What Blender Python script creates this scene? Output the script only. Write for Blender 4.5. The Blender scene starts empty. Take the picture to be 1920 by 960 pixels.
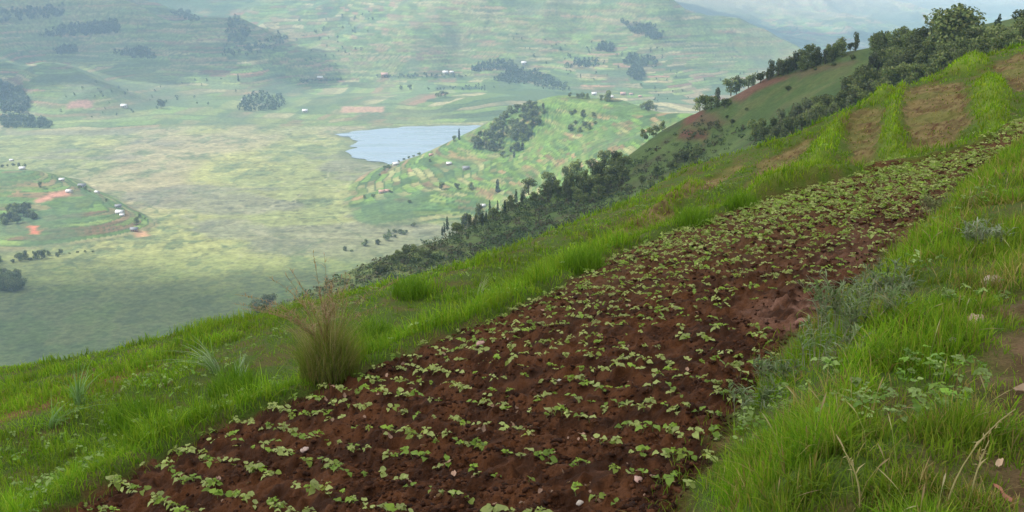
EXPOSURE = 1.0; HAZE = 1.15e-4; CLOUD_T = .78
import bpy, math, random
import numpy as np
from mathutils import Matrix, Vector
random.seed(7)
RNG = np.random.default_rng(11)
SC = bpy.context.scene
COL = SC.collection

# ------------------------------------------------------------------ camera model
F = 1900.0                    # focal length in pixels of the 1920 wide photograph
PITCH = math.radians(15.9)
cp, sp_ = math.cos(PITCH), math.sin(PITCH)
def dirv(u, v):
    xc = (np.asarray(u, float)-960)/F; yc = (480-np.asarray(v, float))/F
    return np.stack([xc, cp+yc*sp_, -sp_+yc*cp], -1)
def P(u, v, Y):               # point seen at (u, v) at a distance Y along the ground
    d = dirv(u, v)
    return d*(np.asarray(Y, float)/d[..., 1])[..., None]

cam_d = bpy.data.cameras.new('camera'); cam = bpy.data.objects.new('camera', cam_d); COL.objects.link(cam)
cam_d.sensor_width = 36; cam_d.lens = 36*F/1920; cam_d.clip_start = .05; cam_d.clip_end = 60000
cam.rotation_euler = (math.pi/2-PITCH, 0, 0)
SC.camera = cam

# ------------------------------------------------------------------ noise, splines, geometry helpers
def _h(ix, iy, s):
    h = (ix.astype(np.int64)*374761393 + iy.astype(np.int64)*668265263 + int(s)*1274126177) & 0xFFFFFFFF
    h = ((h ^ (h >> 13))*1274126177) & 0xFFFFFFFF
    h = ((h ^ (h >> 15))*2246822519) & 0xFFFFFFFF
    return (h ^ (h >> 16)) & 0xFFFFFFFF
def rnd(ix, iy, s=0): return _h(np.asarray(ix), np.asarray(iy), s)/4294967295.0
def vn(x, y, s=0):            # value noise, 0..1
    x = np.asarray(x, float); y = np.asarray(y, float)
    fx = np.floor(x); fy = np.floor(y); tx = x-fx; ty = y-fy
    tx = tx*tx*tx*(tx*(tx*6-15)+10); ty = ty*ty*ty*(ty*(ty*6-15)+10)
    a = rnd(fx, fy, s); b = rnd(fx+1, fy, s); c = rnd(fx, fy+1, s); d = rnd(fx+1, fy+1, s)
    return (a+(b-a)*tx)*(1-ty)+(c+(d-c)*tx)*ty
def fbm(x, y, s=0, o=4, g=.5):
    r = 0; a = 1; t = 0
    for k in range(o):
        r = r+a*vn(x*2**k+17.3*k, y*2**k-9.1*k, s+k); t += a; a *= g
    return r/t
def ss(a, b, x):
    t = np.clip((x-a)/(b-a), 0, 1); return t*t*(3-2*t)
class TPS:
    def __init__(s, pts, smooth=0.0):
        p = np.asarray(pts, float); s.c = p[:, :2].mean(0); s.k = np.abs(p[:, :2]-s.c).max()
        q = (p[:, :2]-s.c)/s.k; n = len(q); s.q = q
        r2 = ((q[:, None]-q[None])**2).sum(-1)
        K = .5*r2*np.log(r2+1e-12)+smooth*np.eye(n)
        A = np.zeros((n+3, n+3)); A[:n, :n] = K; A[:n, n] = 1; A[:n, n+1:] = q; A[n, :n] = 1; A[n+1:, :n] = q.T
        s.w = np.linalg.solve(A, np.concatenate([p[:, 2], [0, 0, 0]]))
    def __call__(s, x, y):
        x = np.asarray(x, float); sh = x.shape
        q = (np.stack([x.ravel(), np.asarray(y, float).ravel()], -1)-s.c)/s.k
        n = len(s.q); out = s.w[n]+q@s.w[n+1:]
        for i in range(n):
            r2 = (q[:, 0]-s.q[i, 0])**2+(q[:, 1]-s.q[i, 1])**2
            out += s.w[i]*.5*r2*np.log(r2+1e-12)
        return out.reshape(sh)
def hit(zf, u, v, y0, y1, n=400):   # where the line of sight through (u, v) meets the height field
    u = np.atleast_1d(np.asarray(u, float)); v = np.atleast_1d(np.asarray(v, float))
    d = dirv(u, v); d = d/d[:, 1:2]
    ys = np.geomspace(y0, y1, n)
    X = d[:, :1]*ys; Y = np.broadcast_to(ys, X.shape); Z = d[:, 2:]*ys
    below = Z < zf(X, Y)
    i = np.where(below.any(1), below.argmax(1), n-1); lo = ys[np.maximum(i-1, 0)]; hi = ys[i]
    for _ in range(14):
        m = .5*(lo+hi); b = d[:, 2]*m < zf(d[:, 0]*m, m)
        hi = np.where(b, m, hi); lo = np.where(b, lo, m)
    return np.stack([d[:, 0]*hi, hi, d[:, 2]*hi], -1)
def seg_dist(x, y, poly, closed=False):
    poly = np.asarray(poly, float); n = len(poly); best = np.full(np.shape(x), 1e9)
    for i in range(n if closed else n-1):
        a = poly[i]; b = poly[(i+1) % n]; ab = b-a; L = (ab**2).sum()+1e-12
        t = np.clip(((x-a[0])*ab[0]+(y-a[1])*ab[1])/L, 0, 1)
        best = np.minimum(best, np.hypot(x-a[0]-t*ab[0], y-a[1]-t*ab[1]))
    return best
def in_poly(x, y, poly):
    poly = np.asarray(poly, float); n = len(poly); r = np.zeros(np.shape(x), bool)
    for i in range(n):
        (x1, y1), (x2, y2) = poly[i], poly[(i+1) % n]
        c = ((y1 > y) != (y2 > y))
        r ^= c & (x < (x2-x1)*(y-y1)/(y2-y1+1e-12)+x1)
    return r
def sdist(x, y, poly):              # signed distance, positive inside
    d = seg_dist(x, y, poly, True); return np.where(in_poly(x, y, poly), d, -d)

def mesh_np(name, V, Fq, mat=None, col=None, smooth=False, parent=None, link=True):
    """one mesh object from arrays: V (n,3), Fq list of (m,k) index arrays, col per vertex"""
    me = bpy.data.meshes.new(name)
    V = np.ascontiguousarray(V, np.float32)
    fs = Fq if isinstance(Fq, list) else [Fq]
    loops = np.concatenate([f.ravel() for f in fs]).astype(np.int32)
    tot = np.concatenate([np.full(len(f), f.shape[1], np.int32) for f in fs])
    st = np.concatenate([[0], np.cumsum(tot)[:-1]]).astype(np.int32)
    me.vertices.add(len(V)); me.vertices.foreach_set('co', V.ravel())
    me.loops.add(len(loops)); me.loops.foreach_set('vertex_index', loops)
    me.polygons.add(len(tot)); me.polygons.foreach_set('loop_start', st)
    if smooth: me.polygons.foreach_set('use_smooth', np.ones(len(tot), bool))
    me.update(calc_edges=True)
    if col is not None:
        at = me.attributes.new('Col', 'FLOAT_COLOR', 'POINT')
        c4 = np.ones((len(V), 4), np.float32); c4[:, :3] = col
        at.data.foreach_set('color', c4.ravel())
    if mat: me.materials.append(mat)
    o = bpy.data.objects.new(name, me)
    if link: COL.objects.link(o)
    if parent: o.parent = parent
    return o
def grid_faces(nr, nc):
    i = np.arange(nr-1)[:, None]*nc+np.arange(nc-1)[None]
    return np.stack([i, i+1, i+nc+1, i+nc], -1).reshape(-1, 4)
def tag(o, label=None, cat=None, group=None, kind=None):
    for k, val in (('label', label), ('category', cat), ('group', group), ('kind', kind)):
        if val: o[k] = val
    return o
def empty(name, loc, rz=0, scale=1):
    o = bpy.data.objects.new(name, None); COL.objects.link(o)
    o.location = loc; o.rotation_euler = (0, 0, rz); o.scale = (scale,)*3 if np.isscalar(scale) else scale
    o.empty_display_size = .1
    return o
def copy_tree(o, parent=None):
    c = o.copy(); COL.objects.link(c); c.parent = parent
    for ch in list(o.children): copy_tree(ch, c)
    return c

# ------------------------------------------------------------------ materials
def mat_new(name):
    m = bpy.data.materials.new(name); m.use_nodes = True
    nt = m.node_tree; nt.nodes.clear()
    return m, nt, nt.nodes.new('ShaderNodeOutputMaterial')
def N(nt, t, **k):
    n = nt.nodes.new(t)
    for a, b in k.items():
        if a in n.inputs: n.inputs[a].default_value = b
        else: setattr(n, a, b)
    return n
def mat_ground(name, scale, amt=.35, bump=0.0, bump_scale=20, rough=.95):
    """reads the ground's own colour map and breaks it up with two noises"""
    m, nt, out = mat_new(name); L = nt.links.new
    at = N(nt, 'ShaderNodeAttribute', attribute_name='Col')
    geo = N(nt, 'ShaderNodeNewGeometry')
    n1 = N(nt, 'ShaderNodeTexNoise', Scale=scale, Detail=6.0, Roughness=.7); L(geo.outputs['Position'], n1.inputs['Vector'])
    mr = N(nt, 'ShaderNodeMapRange'); mr.inputs['From Min'].default_value = .3; mr.inputs['From Max'].default_value = .7
    mr.inputs['To Min'].default_value = 1-amt; mr.inputs['To Max'].default_value = 1+amt; L(n1.outputs['Fac'], mr.inputs['Value'])
    mx = N(nt, 'ShaderNodeVectorMath', operation='SCALE'); L(at.outputs['Color'], mx.inputs[0]); L(mr.outputs[0], mx.inputs['Scale'])
    b = N(nt, 'ShaderNodeBsdfPrincipled', Roughness=rough); b.inputs['Specular IOR Level'].default_value = .15
    L(mx.outputs[0], b.inputs['Base Color'])
    if bump:
        n2 = N(nt, 'ShaderNodeTexNoise', Scale=bump_scale, Detail=5.0, Roughness=.65); L(geo.outputs['Position'], n2.inputs['Vector'])
        bp = N(nt, 'ShaderNodeBump', Strength=.9, Distance=bump); L(n2.outputs['Fac'], bp.inputs['Height']); L(bp.outputs[0], b.inputs['Normal'])
    L(b.outputs[0], out.inputs['Surface'])
    return m
def mat_leaf(name, trans=.35, rough=.55, vary=.25, spec=.25, tint=(1, 1, 1)):
    """leaf or blade: colour from the mesh, varied per object, lets part of the light through"""
    m, nt, out = mat_new(name); L = nt.links.new
    at = N(nt, 'ShaderNodeAttribute', attribute_name='Col')
    oi = N(nt, 'ShaderNodeObjectInfo')
    mr = N(nt, 'ShaderNodeMapRange'); mr.inputs['To Min'].default_value = 1-vary; mr.inputs['To Max'].default_value = 1+vary
    L(oi.outputs['Random'], mr.inputs['Value'])
    mx = N(nt, 'ShaderNodeVectorMath', operation='SCALE'); L(at.outputs['Color'], mx.inputs[0]); L(mr.outputs[0], mx.inputs['Scale'])
    mt = N(nt, 'ShaderNodeVectorMath', operation='MULTIPLY'); mt.inputs[1].default_value = tint; L(mx.outputs[0], mt.inputs[0])
    b = N(nt, 'ShaderNodeBsdfPrincipled', Roughness=rough); b.inputs['Specular IOR Level'].default_value = spec
    L(mt.outputs[0], b.inputs['Base Color'])
    t = N(nt, 'ShaderNodeBsdfTranslucent')
    yl = N(nt, 'ShaderNodeVectorMath', operation='MULTIPLY'); yl.inputs[1].default_value = (1.25, 1.3, .6); L(mt.outputs[0], yl.inputs[0])
    L(yl.outputs[0], t.inputs['Color'])
    mix = N(nt, 'ShaderNodeMixShader'); mix.inputs[0].default_value = trans
    L(b.outputs[0], mix.inputs[1]); L(t.outputs[0], mix.inputs[2]); L(mix.outputs[0], out.inputs['Surface'])
    return m
def mat_plain(name, rgb, rough=.8, scale=6.0, amt=.25, metal=0.0, coords='Object'):
    m, nt, out = mat_new(name); L = nt.links.new
    tc = N(nt, 'ShaderNodeTexCoord')
    n1 = N(nt, 'ShaderNodeTexNoise', Scale=scale, Detail=5.0, Roughness=.65); L(tc.outputs[coords], n1.inputs['Vector'])
    mr = N(nt, 'ShaderNodeMapRange'); mr.inputs['From Min'].default_value = .3; mr.inputs['From Max'].default_value = .7
    mr.inputs['To Min'].default_value = 1-amt; mr.inputs['To Max'].default_value = 1+amt; L(n1.outputs['Fac'], mr.inputs['Value'])
    mx = N(nt, 'ShaderNodeVectorMath', operation='SCALE'); mx.inputs[0].default_value = rgb; L(mr.outputs[0], mx.inputs['Scale'])
    b = N(nt, 'ShaderNodeBsdfPrincipled', Roughness=rough, Metallic=metal); b.inputs['Specular IOR Level'].default_value = .3
    L(mx.outputs[0], b.inputs['Base Color']); L(b.outputs[0], out.inputs['Surface'])
    return m
# ------------------------------------------------------------------ light, sky, air
SUN_EL, SUN_AZ = math.radians(43), math.radians(-80)      # azimuth from +Y towards +X: the sun stands ahead on the left
S = np.array([math.sin(SUN_AZ)*math.cos(SUN_EL), math.cos(SUN_AZ)*math.cos(SUN_EL), math.sin(SUN_EL)])
sun_d = bpy.data.lights.new('sun', 'SUN'); sun_d.energy = 4.2; sun_d.angle = math.radians(.6); sun_d.color = (1, .95, .87)
sun = bpy.data.objects.new('sun', sun_d); COL.objects.link(sun)
sun.rotation_euler = Vector(S).to_track_quat('Z', 'Y').to_euler()
W = bpy.data.worlds.new('World'); SC.world = W; W.use_nodes = True
nt = W.node_tree; nt.nodes.clear(); L = nt.links.new
sky = N(nt, 'ShaderNodeTexSky'); sky.sky_type = 'NISHITA'; sky.sun_disc = False
sky.sun_elevation = SUN_EL; sky.sun_rotation = SUN_AZ; sky.altitude = 1900; sky.dust_density = 2.0
tc = N(nt, 'ShaderNodeTexCoord')
mp = N(nt, 'ShaderNodeMapping'); mp.inputs['Scale'].default_value = (1, 1, 2.2); L(tc.outputs['Generated'], mp.inputs[0])
cn = N(nt, 'ShaderNodeTexNoise', Scale=2.3, Detail=7.0, Roughness=.6); L(mp.outputs[0], cn.inputs['Vector'])
cr = N(nt, 'ShaderNodeMapRange'); cr.inputs['From Min'].default_value = .40; cr.inputs['From Max'].default_value = .60; L(cn.outputs['Fac'], cr.inputs['Value'])
cr.inputs['To Min'].default_value = .30; cr.inputs['To Max'].default_value = .95
mixc = N(nt, 'ShaderNodeMix', data_type='RGBA')
mixc.inputs[7].default_value = (9.6, 9.1, 8.2, 1)           # broken white cloud
L(cr.outputs[0], mixc.inputs[0]); L(sky.outputs[0], mixc.inputs[6])
bg = N(nt, 'ShaderNodeBackground', Strength=.1); L(mixc.outputs[2], bg.inputs['Color'])
wo = N(nt, 'ShaderNodeOutputWorld'); L(bg.outputs[0], wo.inputs['Surface'])

VS = SC.view_settings; VS.view_transform = 'Standard'; VS.look = 'None'; VS.gamma = 1; VS.exposure = EXPOSURE; VS.use_curve_mapping = False
SC.cycles.use_denoising = True
SC.cycles.max_bounces = 6; SC.cycles.diffuse_bounces = 3; SC.cycles.transmission_bounces = 3; SC.cycles.transparent_max_bounces = 16
SC.cycles.volume_bounces = 1; SC.cycles.sample_clamp_indirect = 4
SC.render.use_persistent_data = False

def build_haze(lo, hi):
    x0, y0, z0 = lo; x1, y1, z1 = hi
    V = [(x, y, z) for z in (z0, z1) for y in (y0, y1) for x in (x0, x1)]
    Fc = np.array([[0, 2, 3, 1], [4, 5, 7, 6], [0, 1, 5, 4], [2, 6, 7, 3], [0, 4, 6, 2], [1, 3, 7, 5]])
    m, nt, out = mat_new('haze_air')
    pv = N(nt, 'ShaderNodeVolumePrincipled', Density=HAZE); pv.inputs['Color'].default_value = (.50, .73, 1.0, 1); pv.inputs['Anisotropy'].default_value = .0
    nt.links.new(pv.outputs[0], out.inputs['Volume'])
    tag(mesh_np('haze', np.array(V, float), Fc, m), kind='stuff')

def build_clouds(CLOUDS, CLOUD_T):
    """separate cumulus banks high over the hillside; each is drawn by what it shades"""
    m, nt, out = mat_new('cloud_white'); L = nt.links.new
    d = N(nt, 'ShaderNodeBsdfDiffuse'); d.inputs['Color'].default_value = (.95, .95, .95, 1)
    t = N(nt, 'ShaderNodeBsdfTranslucent'); t.inputs['Color'].default_value = (.95, .95, .95, 1)
    tr = N(nt, 'ShaderNodeBsdfTransparent')
    m1 = N(nt, 'ShaderNodeMixShader'); m1.inputs[0].default_value = .6; L(d.outputs[0], m1.inputs[1]); L(t.outputs[0], m1.inputs[2])
    m2 = N(nt, 'ShaderNodeMixShader'); m2.inputs[0].default_value = CLOUD_T; L(m1.outputs[0], m2.inputs[1]); L(tr.outputs[0], m2.inputs[2])
    L(m2.outputs[0], out.inputs['Surface'])
    import bmesh
    bm = bmesh.new(); bmesh.ops.create_icosphere(bm, subdivisions=3, radius=1)
    IV = np.array([v.co[:] for v in bm.verts]); IF = np.array([[v.index for v in f.verts] for f in bm.faces]); bm.free()
    H = 900.0
    Vs, Fs, k = [], [], 0
    for (gx, gy, gz, rx, ry, n) in CLOUDS:      # ground point under shade, size of the shade
        c = np.array([gx, gy, gz])+S*((H-gz)/S[2])
        for i in range(n):
            a = RNG.uniform(0, 2*math.pi); r = math.sqrt(RNG.uniform(0, 1))*.75
            q = c+np.array([rx*r*math.cos(a), ry*r*math.sin(a), RNG.uniform(0, 60)])
            s = RNG.uniform(.28, .5)
            nz = 1+.35*(fbm(IV[:, 0]*2+i, IV[:, 1]*2+IV[:, 2]*2, 90+i, 3)-.5)
            V = IV*nz[:, None]*np.array([rx*s, ry*s, 70+.1*min(rx, ry)])+q
            V[:, 2] = np.maximum(V[:, 2], H-20)
            Vs.append(V); Fs.append(IF+k); k += len(V)
    tag(mesh_np('clouds', np.concatenate(Vs), np.concatenate(Fs), m, smooth=True), kind='stuff')
# ------------------------------------------------------------------ A: the hillside we stand on
HP = 1.95                                            # eye above the plane of the field
d1 = dirv(-590, 573); d2 = dirv(1900, 60)
nA = np.cross(d1, d2); nA /= np.linalg.norm(nA); nA *= np.sign(nA[2])
def plane_z(x, y): return (-HP-nA[0]*x-nA[1]*y)/nA[2]
def plane_hit(u, v):
    d = dirv(u, v); t = -HP/(d@nA); return d*t[..., None]
ctl = []
for u, v in [(0, 960), (400, 960), (800, 960), (1200, 960), (1250, 800), (1000, 760), (600, 800), (300, 900), (900, 640), (1200, 600), (1450, 560),
             (1150, 500), (1400, 420), (1600, 420), (1700, 340), (1560, 350), (1850, 300), (700, 620), (400, 700), (100, 800), (150, 700),
             (500, 640), (850, 540), (1050, 455), (1240, 370), (0, 700)]:
    ctl.append(plane_hit(np.array(u), np.array(v)))
for x, y in [(0, 0), (3, 0), (6, 3), (-4, 0), (4, 5), (8, 8), (-10, 3), (12, 14), (9, 14)]:
    ctl.append((x, y, float(plane_z(x, y))))
for u, v, Y in [(1500, 258, 25), (1280, 322, 25), (1640, 190, 27), (1720, 283, 19.6), (1740, 160, 29), (1860, 105, 33), (1920, 85, 35), (2050, 40, 38), (1600, 290, 20.5),
                (1880, 240, 19), (2050, 200, 22), (1880, 170, 25), (1450, 330, 20)]:
    ctl.append(P(u, v, Y))
tpsA = TPS(ctl, 2e-4)
def A0(u, v): return hit(tpsA, u, v, 1.0, 60)
sky_px = [(-400, 850), (-200, 770), (0, 694), (130, 684), (260, 652), (400, 617), (520, 598), (650, 552), (740, 532), (830, 508), (920, 478), (1000, 452), (1100, 410),
          (1200, 368), (1280, 322), (1400, 288), (1500, 258), (1580, 216), (1640, 190), (1690, 165), (1760, 142), (1850, 105), (1920, 85), (2100, 20), (2300, -40)]
sk = np.array([A0(u, v)[0] for u, v in sky_px])
skr = sk[:, 0]/sk[:, 1]; o_ = np.argsort(skr); SKR = skr[o_]; SKY_ = sk[o_, 1]
def beyond(x, y): return y-np.interp(x/np.maximum(y, .1), SKR, SKY_)
def poly_w(px): return np.array([A0(u, v)[0][:2] for u, v in px])

FIELD = poly_w([(90, 985), (150, 945), (380, 815), (560, 748), (700, 690), (850, 630), (1000, 566), (1130, 492), (1250, 442), (1400, 388), (1500, 358), (1620, 328),
                (1750, 300), (1860, 262), (1960, 205), (2000, 215), (1900, 272), (1812, 334), (1720, 432), (1640, 500), (1560, 585), (1480, 645), (1430, 722), (1340, 860), (1270, 965), (1200, 1100), (400, 1300), (0, 1100)])
EDGE = FIELD[1:14]                                   # lower edge of the field, along the grass bund
BANKE = FIELD[16:26]                                 # upper edge, under the grass bank
BANK = np.concatenate([BANKE, poly_w([(1200, 1150)]), [[.2, 1.0], [.2, -3], [14, -3], [16, 24]], poly_w([(2060, 230)])])
PATH = np.concatenate([poly_w([(1915, 640), (1840, 720), (1800, 800), (1800, 860), (1770, 960)]), [[1.0, 2.0], [.8, -1], [4, -1], [7, 9]], poly_w([(1985, 560)])])
# upper terraces: bare plots between grass
PLOTS = [poly_w(p) for p in (
    [(1690, 178), (1715, 160), (1805, 152), (1812, 190), (1825, 225), (1800, 250), (1790, 285), (1720, 298), (1695, 240)],
    [(1575, 235), (1600, 205), (1650, 196), (1660, 215), (1650, 250), (1640, 290), (1600, 300), (1590, 265)],
    [(1430, 300), (1510, 262), (1520, 270), (1490, 310), (1450, 350), (1395, 355)],
    [(1860, 120), (1935, 92), (1990, 90), (1960, 160), (1905, 170), (1880, 145)],
    [(1290, 345), (1380, 305), (1400, 310), (1340, 350), (1220, 400), (1190, 410)],
    [(1170, 412), (1250, 382), (1270, 385), (1180, 430), (1060, 475), (960, 510), (1010, 480)])]
BEANS2 = poly_w([(1600, 312), (1625, 296), (1700, 300), (1690, 318), (1630, 330)])
MOUNDS = [poly_w(p) for p in ([(1640, 322), (1720, 306), (1800, 284), (1850, 262), (1870, 258), (1850, 282), (1790, 302), (1720, 318), (1650, 334)], [(1380, 372), (1420, 352), (1480, 345), (1560, 330), (1600, 328), (1500, 358), (1400, 386)], [(1290, 350), (1330, 352), (1230, 402), (1120, 452), (1000, 512), (985, 505), (1180, 412)],[(1640, 290), (1655, 220), (1680, 170), (1700, 165), (1690, 240), (1720, 300), (1690, 305)],
                              [(1760, 145), (1790, 122), (1850, 110), (1860, 125), (1830, 140)],
                              [(1815, 190), (1830, 155), (1870, 150), (1900, 180), (1890, 250), (1830, 240)],
                              [(1620, 195), (1640, 178), (1680, 172), (1670, 190)],
                              [(1480, 345), (1520, 280), (1570, 225), (1600, 210), (1585, 260), (1560, 320), (1520, 350)])]
LOWB = poly_w([(-100, 760), (0, 725), (120, 700), (240, 690), (340, 650), (330, 670), (200, 740), (100, 775), (-100, 830)])
row_d = dirv(-590, 573)[:2]; row_d = row_d/np.linalg.norm(row_d); row_n = np.array([-row_d[1], row_d[0]])
ROWSP = .31
def zA(x, y, detail=True):
    """height of the hillside and what grows on it: returns z and masks"""
    z = tpsA(x, y)
    b = np.maximum(0, beyond(x, y))
    z = z-np.where(b < 4, .09*b**2, 1.44+.72*(b-4))
    sf = sdist(x, y, FIELD); sb = sdist(x, y, BANK); pth = sdist(x, y, PATH)
    de = seg_dist(x, y, EDGE)
    fld = ss(-.08, .10, sf+.10*(fbm(x*3, y*3, 5, 3)-.5)*2)
    # the bank stands above the field; the path is worn into it
    z = z+.42*ss(-.05, .75, sb)*(.75+.5*fbm(x*.9, y*.9, 21, 3))+.10*(fbm(x*1.7, y*1.7, 8, 4)-.5)*ss(0, .5, sb)-.08*ss(-.1, .4, pth)
    # a low bund on the lower side of the field and a step down to the terrace below it
    low = ss(0, .12, -sf)*ss(.1, -.1, sb)*ss(3.6, 2.4, de)
    z = z+low*(.10*np.exp(-(de-.25)**2/.05)-.22*ss(.45, 1.2, de)*ss(3.4, 1.6, de))*ss(26, 18, y)
    if detail:
        rr = x*row_n[0]+y*row_n[1]
        z = z+fld*(  .020*np.cos(2*math.pi*rr/ROWSP+1.5*(fbm(x*1.2,y*1.2,4,2)-.5))*(.5+vn(x*.6, y*.6, 3))*ss(14, 8, y)
                   +.055*(fbm(x*6, y*6, 31, 5, .62)-.5)+.05*(vn(x*22, y*22, 35)-.5)+.07*np.maximum(0, vn(x*13, y*13, 36)-.62)*2)
        z = z+(1-fld)*.12*(fbm(x*1.3, y*1.3, 41, 4)-.5)
    pl = np.zeros_like(z)
    for p in PLOTS: pl = np.maximum(pl, ss(-.10, .12, sdist(x, y, p)+.45*(fbm(x*2.4, y*2.4, 55, 5, .65)-.5)))
    mo = np.zeros_like(z)
    for p in MOUNDS: mo = np.maximum(mo, ss(-.2, .45, sdist(x, y, p)))
    mo = mo*(1-fld); b2 = ss(-.1, .1, sdist(x, y, BEANS2))
    if detail:
        z = z+.32*mo-.06*pl+pl*.16*(fbm(x*3.2, y*3.2, 61, 4, .6)-.5)
    return z, dict(field=fld, bank=ss(-.05, .2, sb), path=ss(-.15, .25, pth+.5*(fbm(x*1.6, y*1.6, 77, 3)-.5)), low=low, edge=de, plot=pl, mound=mo, beans2=b2, beyond=b, sf=sf, sb=sb)
def zA_only(x, y): return zA(x, y)[0]

def lerp(a, b, t): return a+(b-a)*np.asarray(t)[..., None]
C3 = lambda *c: np.array(c, float)
def build_A():
    nr, nc = 860, 900
    Y = np.geomspace(.9, 75, nr)[:, None]; r = np.linspace(-.80, .80, nc)[None]
    x = (r*Y); y = np.broadcast_to(Y, x.shape).copy()
    z, m = zA(x, y)
    n1 = fbm(x*.8, y*.8, 101, 4); n2 = fbm(x*4, y*4, 102, 4); n3 = fbm(x*14, y*14, 103, 3)
    col = lerp(C3(.070, .110, .017)[None, None]*np.ones(x.shape+(1,)), C3(.105, .095, .030), ss(.45, .7, n2))
    col = lerp(col, C3(.150, .225, .026), m['mound']*.9)
    soil = lerp(C3(.038, .0142, .0054)*np.ones(x.shape+(1,)), C3(.098, .038, .0145), ss(.35, .7, n2))
    soil = lerp(soil, C3(.115, .047, .020), ss(.56, .75, n3)*.7)
    bare = plane_hit(np.array(1500), np.array(588)); bare2 = plane_hit(np.array(1690), np.array(468))
    dry = np.maximum(ss(1.0, .35, np.hypot((x-bare[0])*1.7, (y-bare[1])*.75)+.5*(n2-.5)), .5*ss(1.6, .4, np.hypot(x-bare2[0], (y-bare2[1])*.5)))
    soil = lerp(soil, C3(.20, .105, .072), dry*ss(.25, .5, n2)*(.5+.5*ss(.3,.6,n3)))
    far = ss(8, 16, y); soil = lerp(soil, C3(.125, .070, .030), far*.7)
    col = lerp(col, soil, m['field'])
    ps = lerp(C3(.10, .052, .028)*np.ones(x.shape+(1,)), C3(.19, .115, .065), ss(.35, .65, n2))
    col = lerp(col, ps, np.clip(m['path'], 0, 1)*.9)
    pc = lerp(C3(.125, .098, .036)*np.ones(x.shape+(1,)), C3(.215, .165, .068), ss(.35, .65, n2))
    pc = lerp(pc, C3(.09, .042, .022), ss(.55, .75, n3)); pc = lerp(pc, C3(.12, .155, .03), ss(.46, .66, n1)*.5)
    col = lerp(col, pc, m['plot']*(1-m['field']))
    col = lerp(col, soil, m['beans2'])
    redl = ss(-.3, .5, sdist(x, y, LOWB))
    col = lerp(col, C3(.20, .085, .035), redl*ss(.42, .6, n1)*.75)
    g = mesh_np('hillside', np.stack([x, y, z], -1).reshape(-1, 3), grid_faces(nr, nc), mat_ground('hillside_soil', 55, .38, .03, 48), col.reshape(-1, 3), True)
    tag(g, kind='structure')
# ------------------------------------------------------------------ B: the next fold of the same hill, 250 to 550 m away
bs = [(2300, -110, 400), (1900, 34, 380), (1790, 60, 400), (1690, 78, 420), (1600, 92, 440), (1500, 118, 460), (1400, 172, 480), (1310, 210, 490), (1240, 245, 490), (1170, 298, 490), (1080, 340, 490), (980, 378, 480),
      (900, 415, 460), (830, 450, 440), (740, 478, 410), (660, 508, 380), (520, 575, 340), (400, 622, 310), (250, 672, 280), (0, 735, 250), (-300, 800, 230)]
bf = [(2300, -20, 250), (1900, 105, 270), (1700, 190, 290), (1500, 270, 310), (1400, 290, 330), (1280, 335, 350), (1150, 400, 370), (1000, 445, 380), (900, 485, 370), (800, 515, 350), (700, 545, 330), (600, 590, 300),
      (1450, 210, 400), (1350, 270, 410), (1200, 340, 420), (1050, 400, 420), (1600, 150, 370), (1750, 110, 340), (480, 630, 270), (300, 700, 230)]
cb = [P(*q) for q in bs]+[P(*q) for q in bf]
for u, v, Y in bs:
    p = P(u, v, Y); e = p/np.hypot(p[0], p[1])
    for k, s in ((90, .50), (220, .62)):
        q = p+np.array([e[0]*k, e[1]*k, 0]); q[2] = p[2]-k*s-(v+60)/F*0; cb.append(q)
tpsB = TPS(cb, 1e-4)
def zB(x, y):
    return tpsB(x, y)+3.0*(fbm(x/45, y/45, 201, 4)-.5)+.9*(fbm(x/9, y/9, 207, 3)-.5)
def hB(u, v): return hit(zB, u, v, 150, 700)

# ------------------------------------------------------------------ C/D: valley floor, low hills in it and the ranges behind
ZF = -330.0
def floorY(v): return float(-ZF/(-(dirv(960, v)[2]/dirv(960, v)[1])))
cc = [P(*q) for q in [(1400, 225, 1350), (1320, 215, 1420), (1240, 212, 1480), (1150, 186, 1560), (1050, 180, 1650), (1000, 192, 1700), (930, 230, 1780),
                      (950, 300, 1500), (1000, 260, 1560), (1100, 230, 1500), (1100, 285, 1340), (1010, 375, 1220), (910, 345, 1400), (1200, 250, 1350), (1250, 240, 1300), (1180, 300, 1200), (1060, 340, 1230)]]
for u, v in [(870, 268), (780, 296), (700, 318), (650, 345), (628, 380), (650, 412), (720, 428), (800, 425), (870, 420)]:
    p = P(u, v, floorY(v)); cc.append(p)
    c0 = np.array([90., 1450.]); e = p[:2]-c0; e /= np.hypot(*e)
    for k, dz in ((120, -22), (320, -60)): cc.append((p[0]+e[0]*k, p[1]+e[1]*k, ZF+dz))
for u, v, Y in [(1400, 225, 1350), (1240, 212, 1480), (1150, 186, 1560), (1050, 180, 1650), (1000, 192, 1700), (930, 230, 1780)]:
    p = P(u, v, Y); e = p[:2]/np.hypot(p[0], p[1])
    for k, s in ((150, .42), (400, .42)): cc.append((p[0]+e[0]*k, p[1]+e[1]*k, max(p[2]-k*s, ZF-45)))
tpsC = TPS(cc, 1e-4)
ISL = [P(u, v, floorY(v))[:2] for u, v in [(-260, 500), (0, 486), (150, 462), (250, 446), (300, 428), (270, 400)]]
ci = [P(*q) for q in [(-150, 305, 1560), (20, 320, 1520), (60, 322, 1500), (120, 350, 1450), (170, 368, 1410), (220, 392, 1350), (250, 420, 1290), (60, 400, 1330), (150, 420, 1270), (0, 420, 1290), (0, 360, 1420), (100, 380, 1380), (-200, 400, 1320), (-150, 350, 1420)]]
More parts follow.
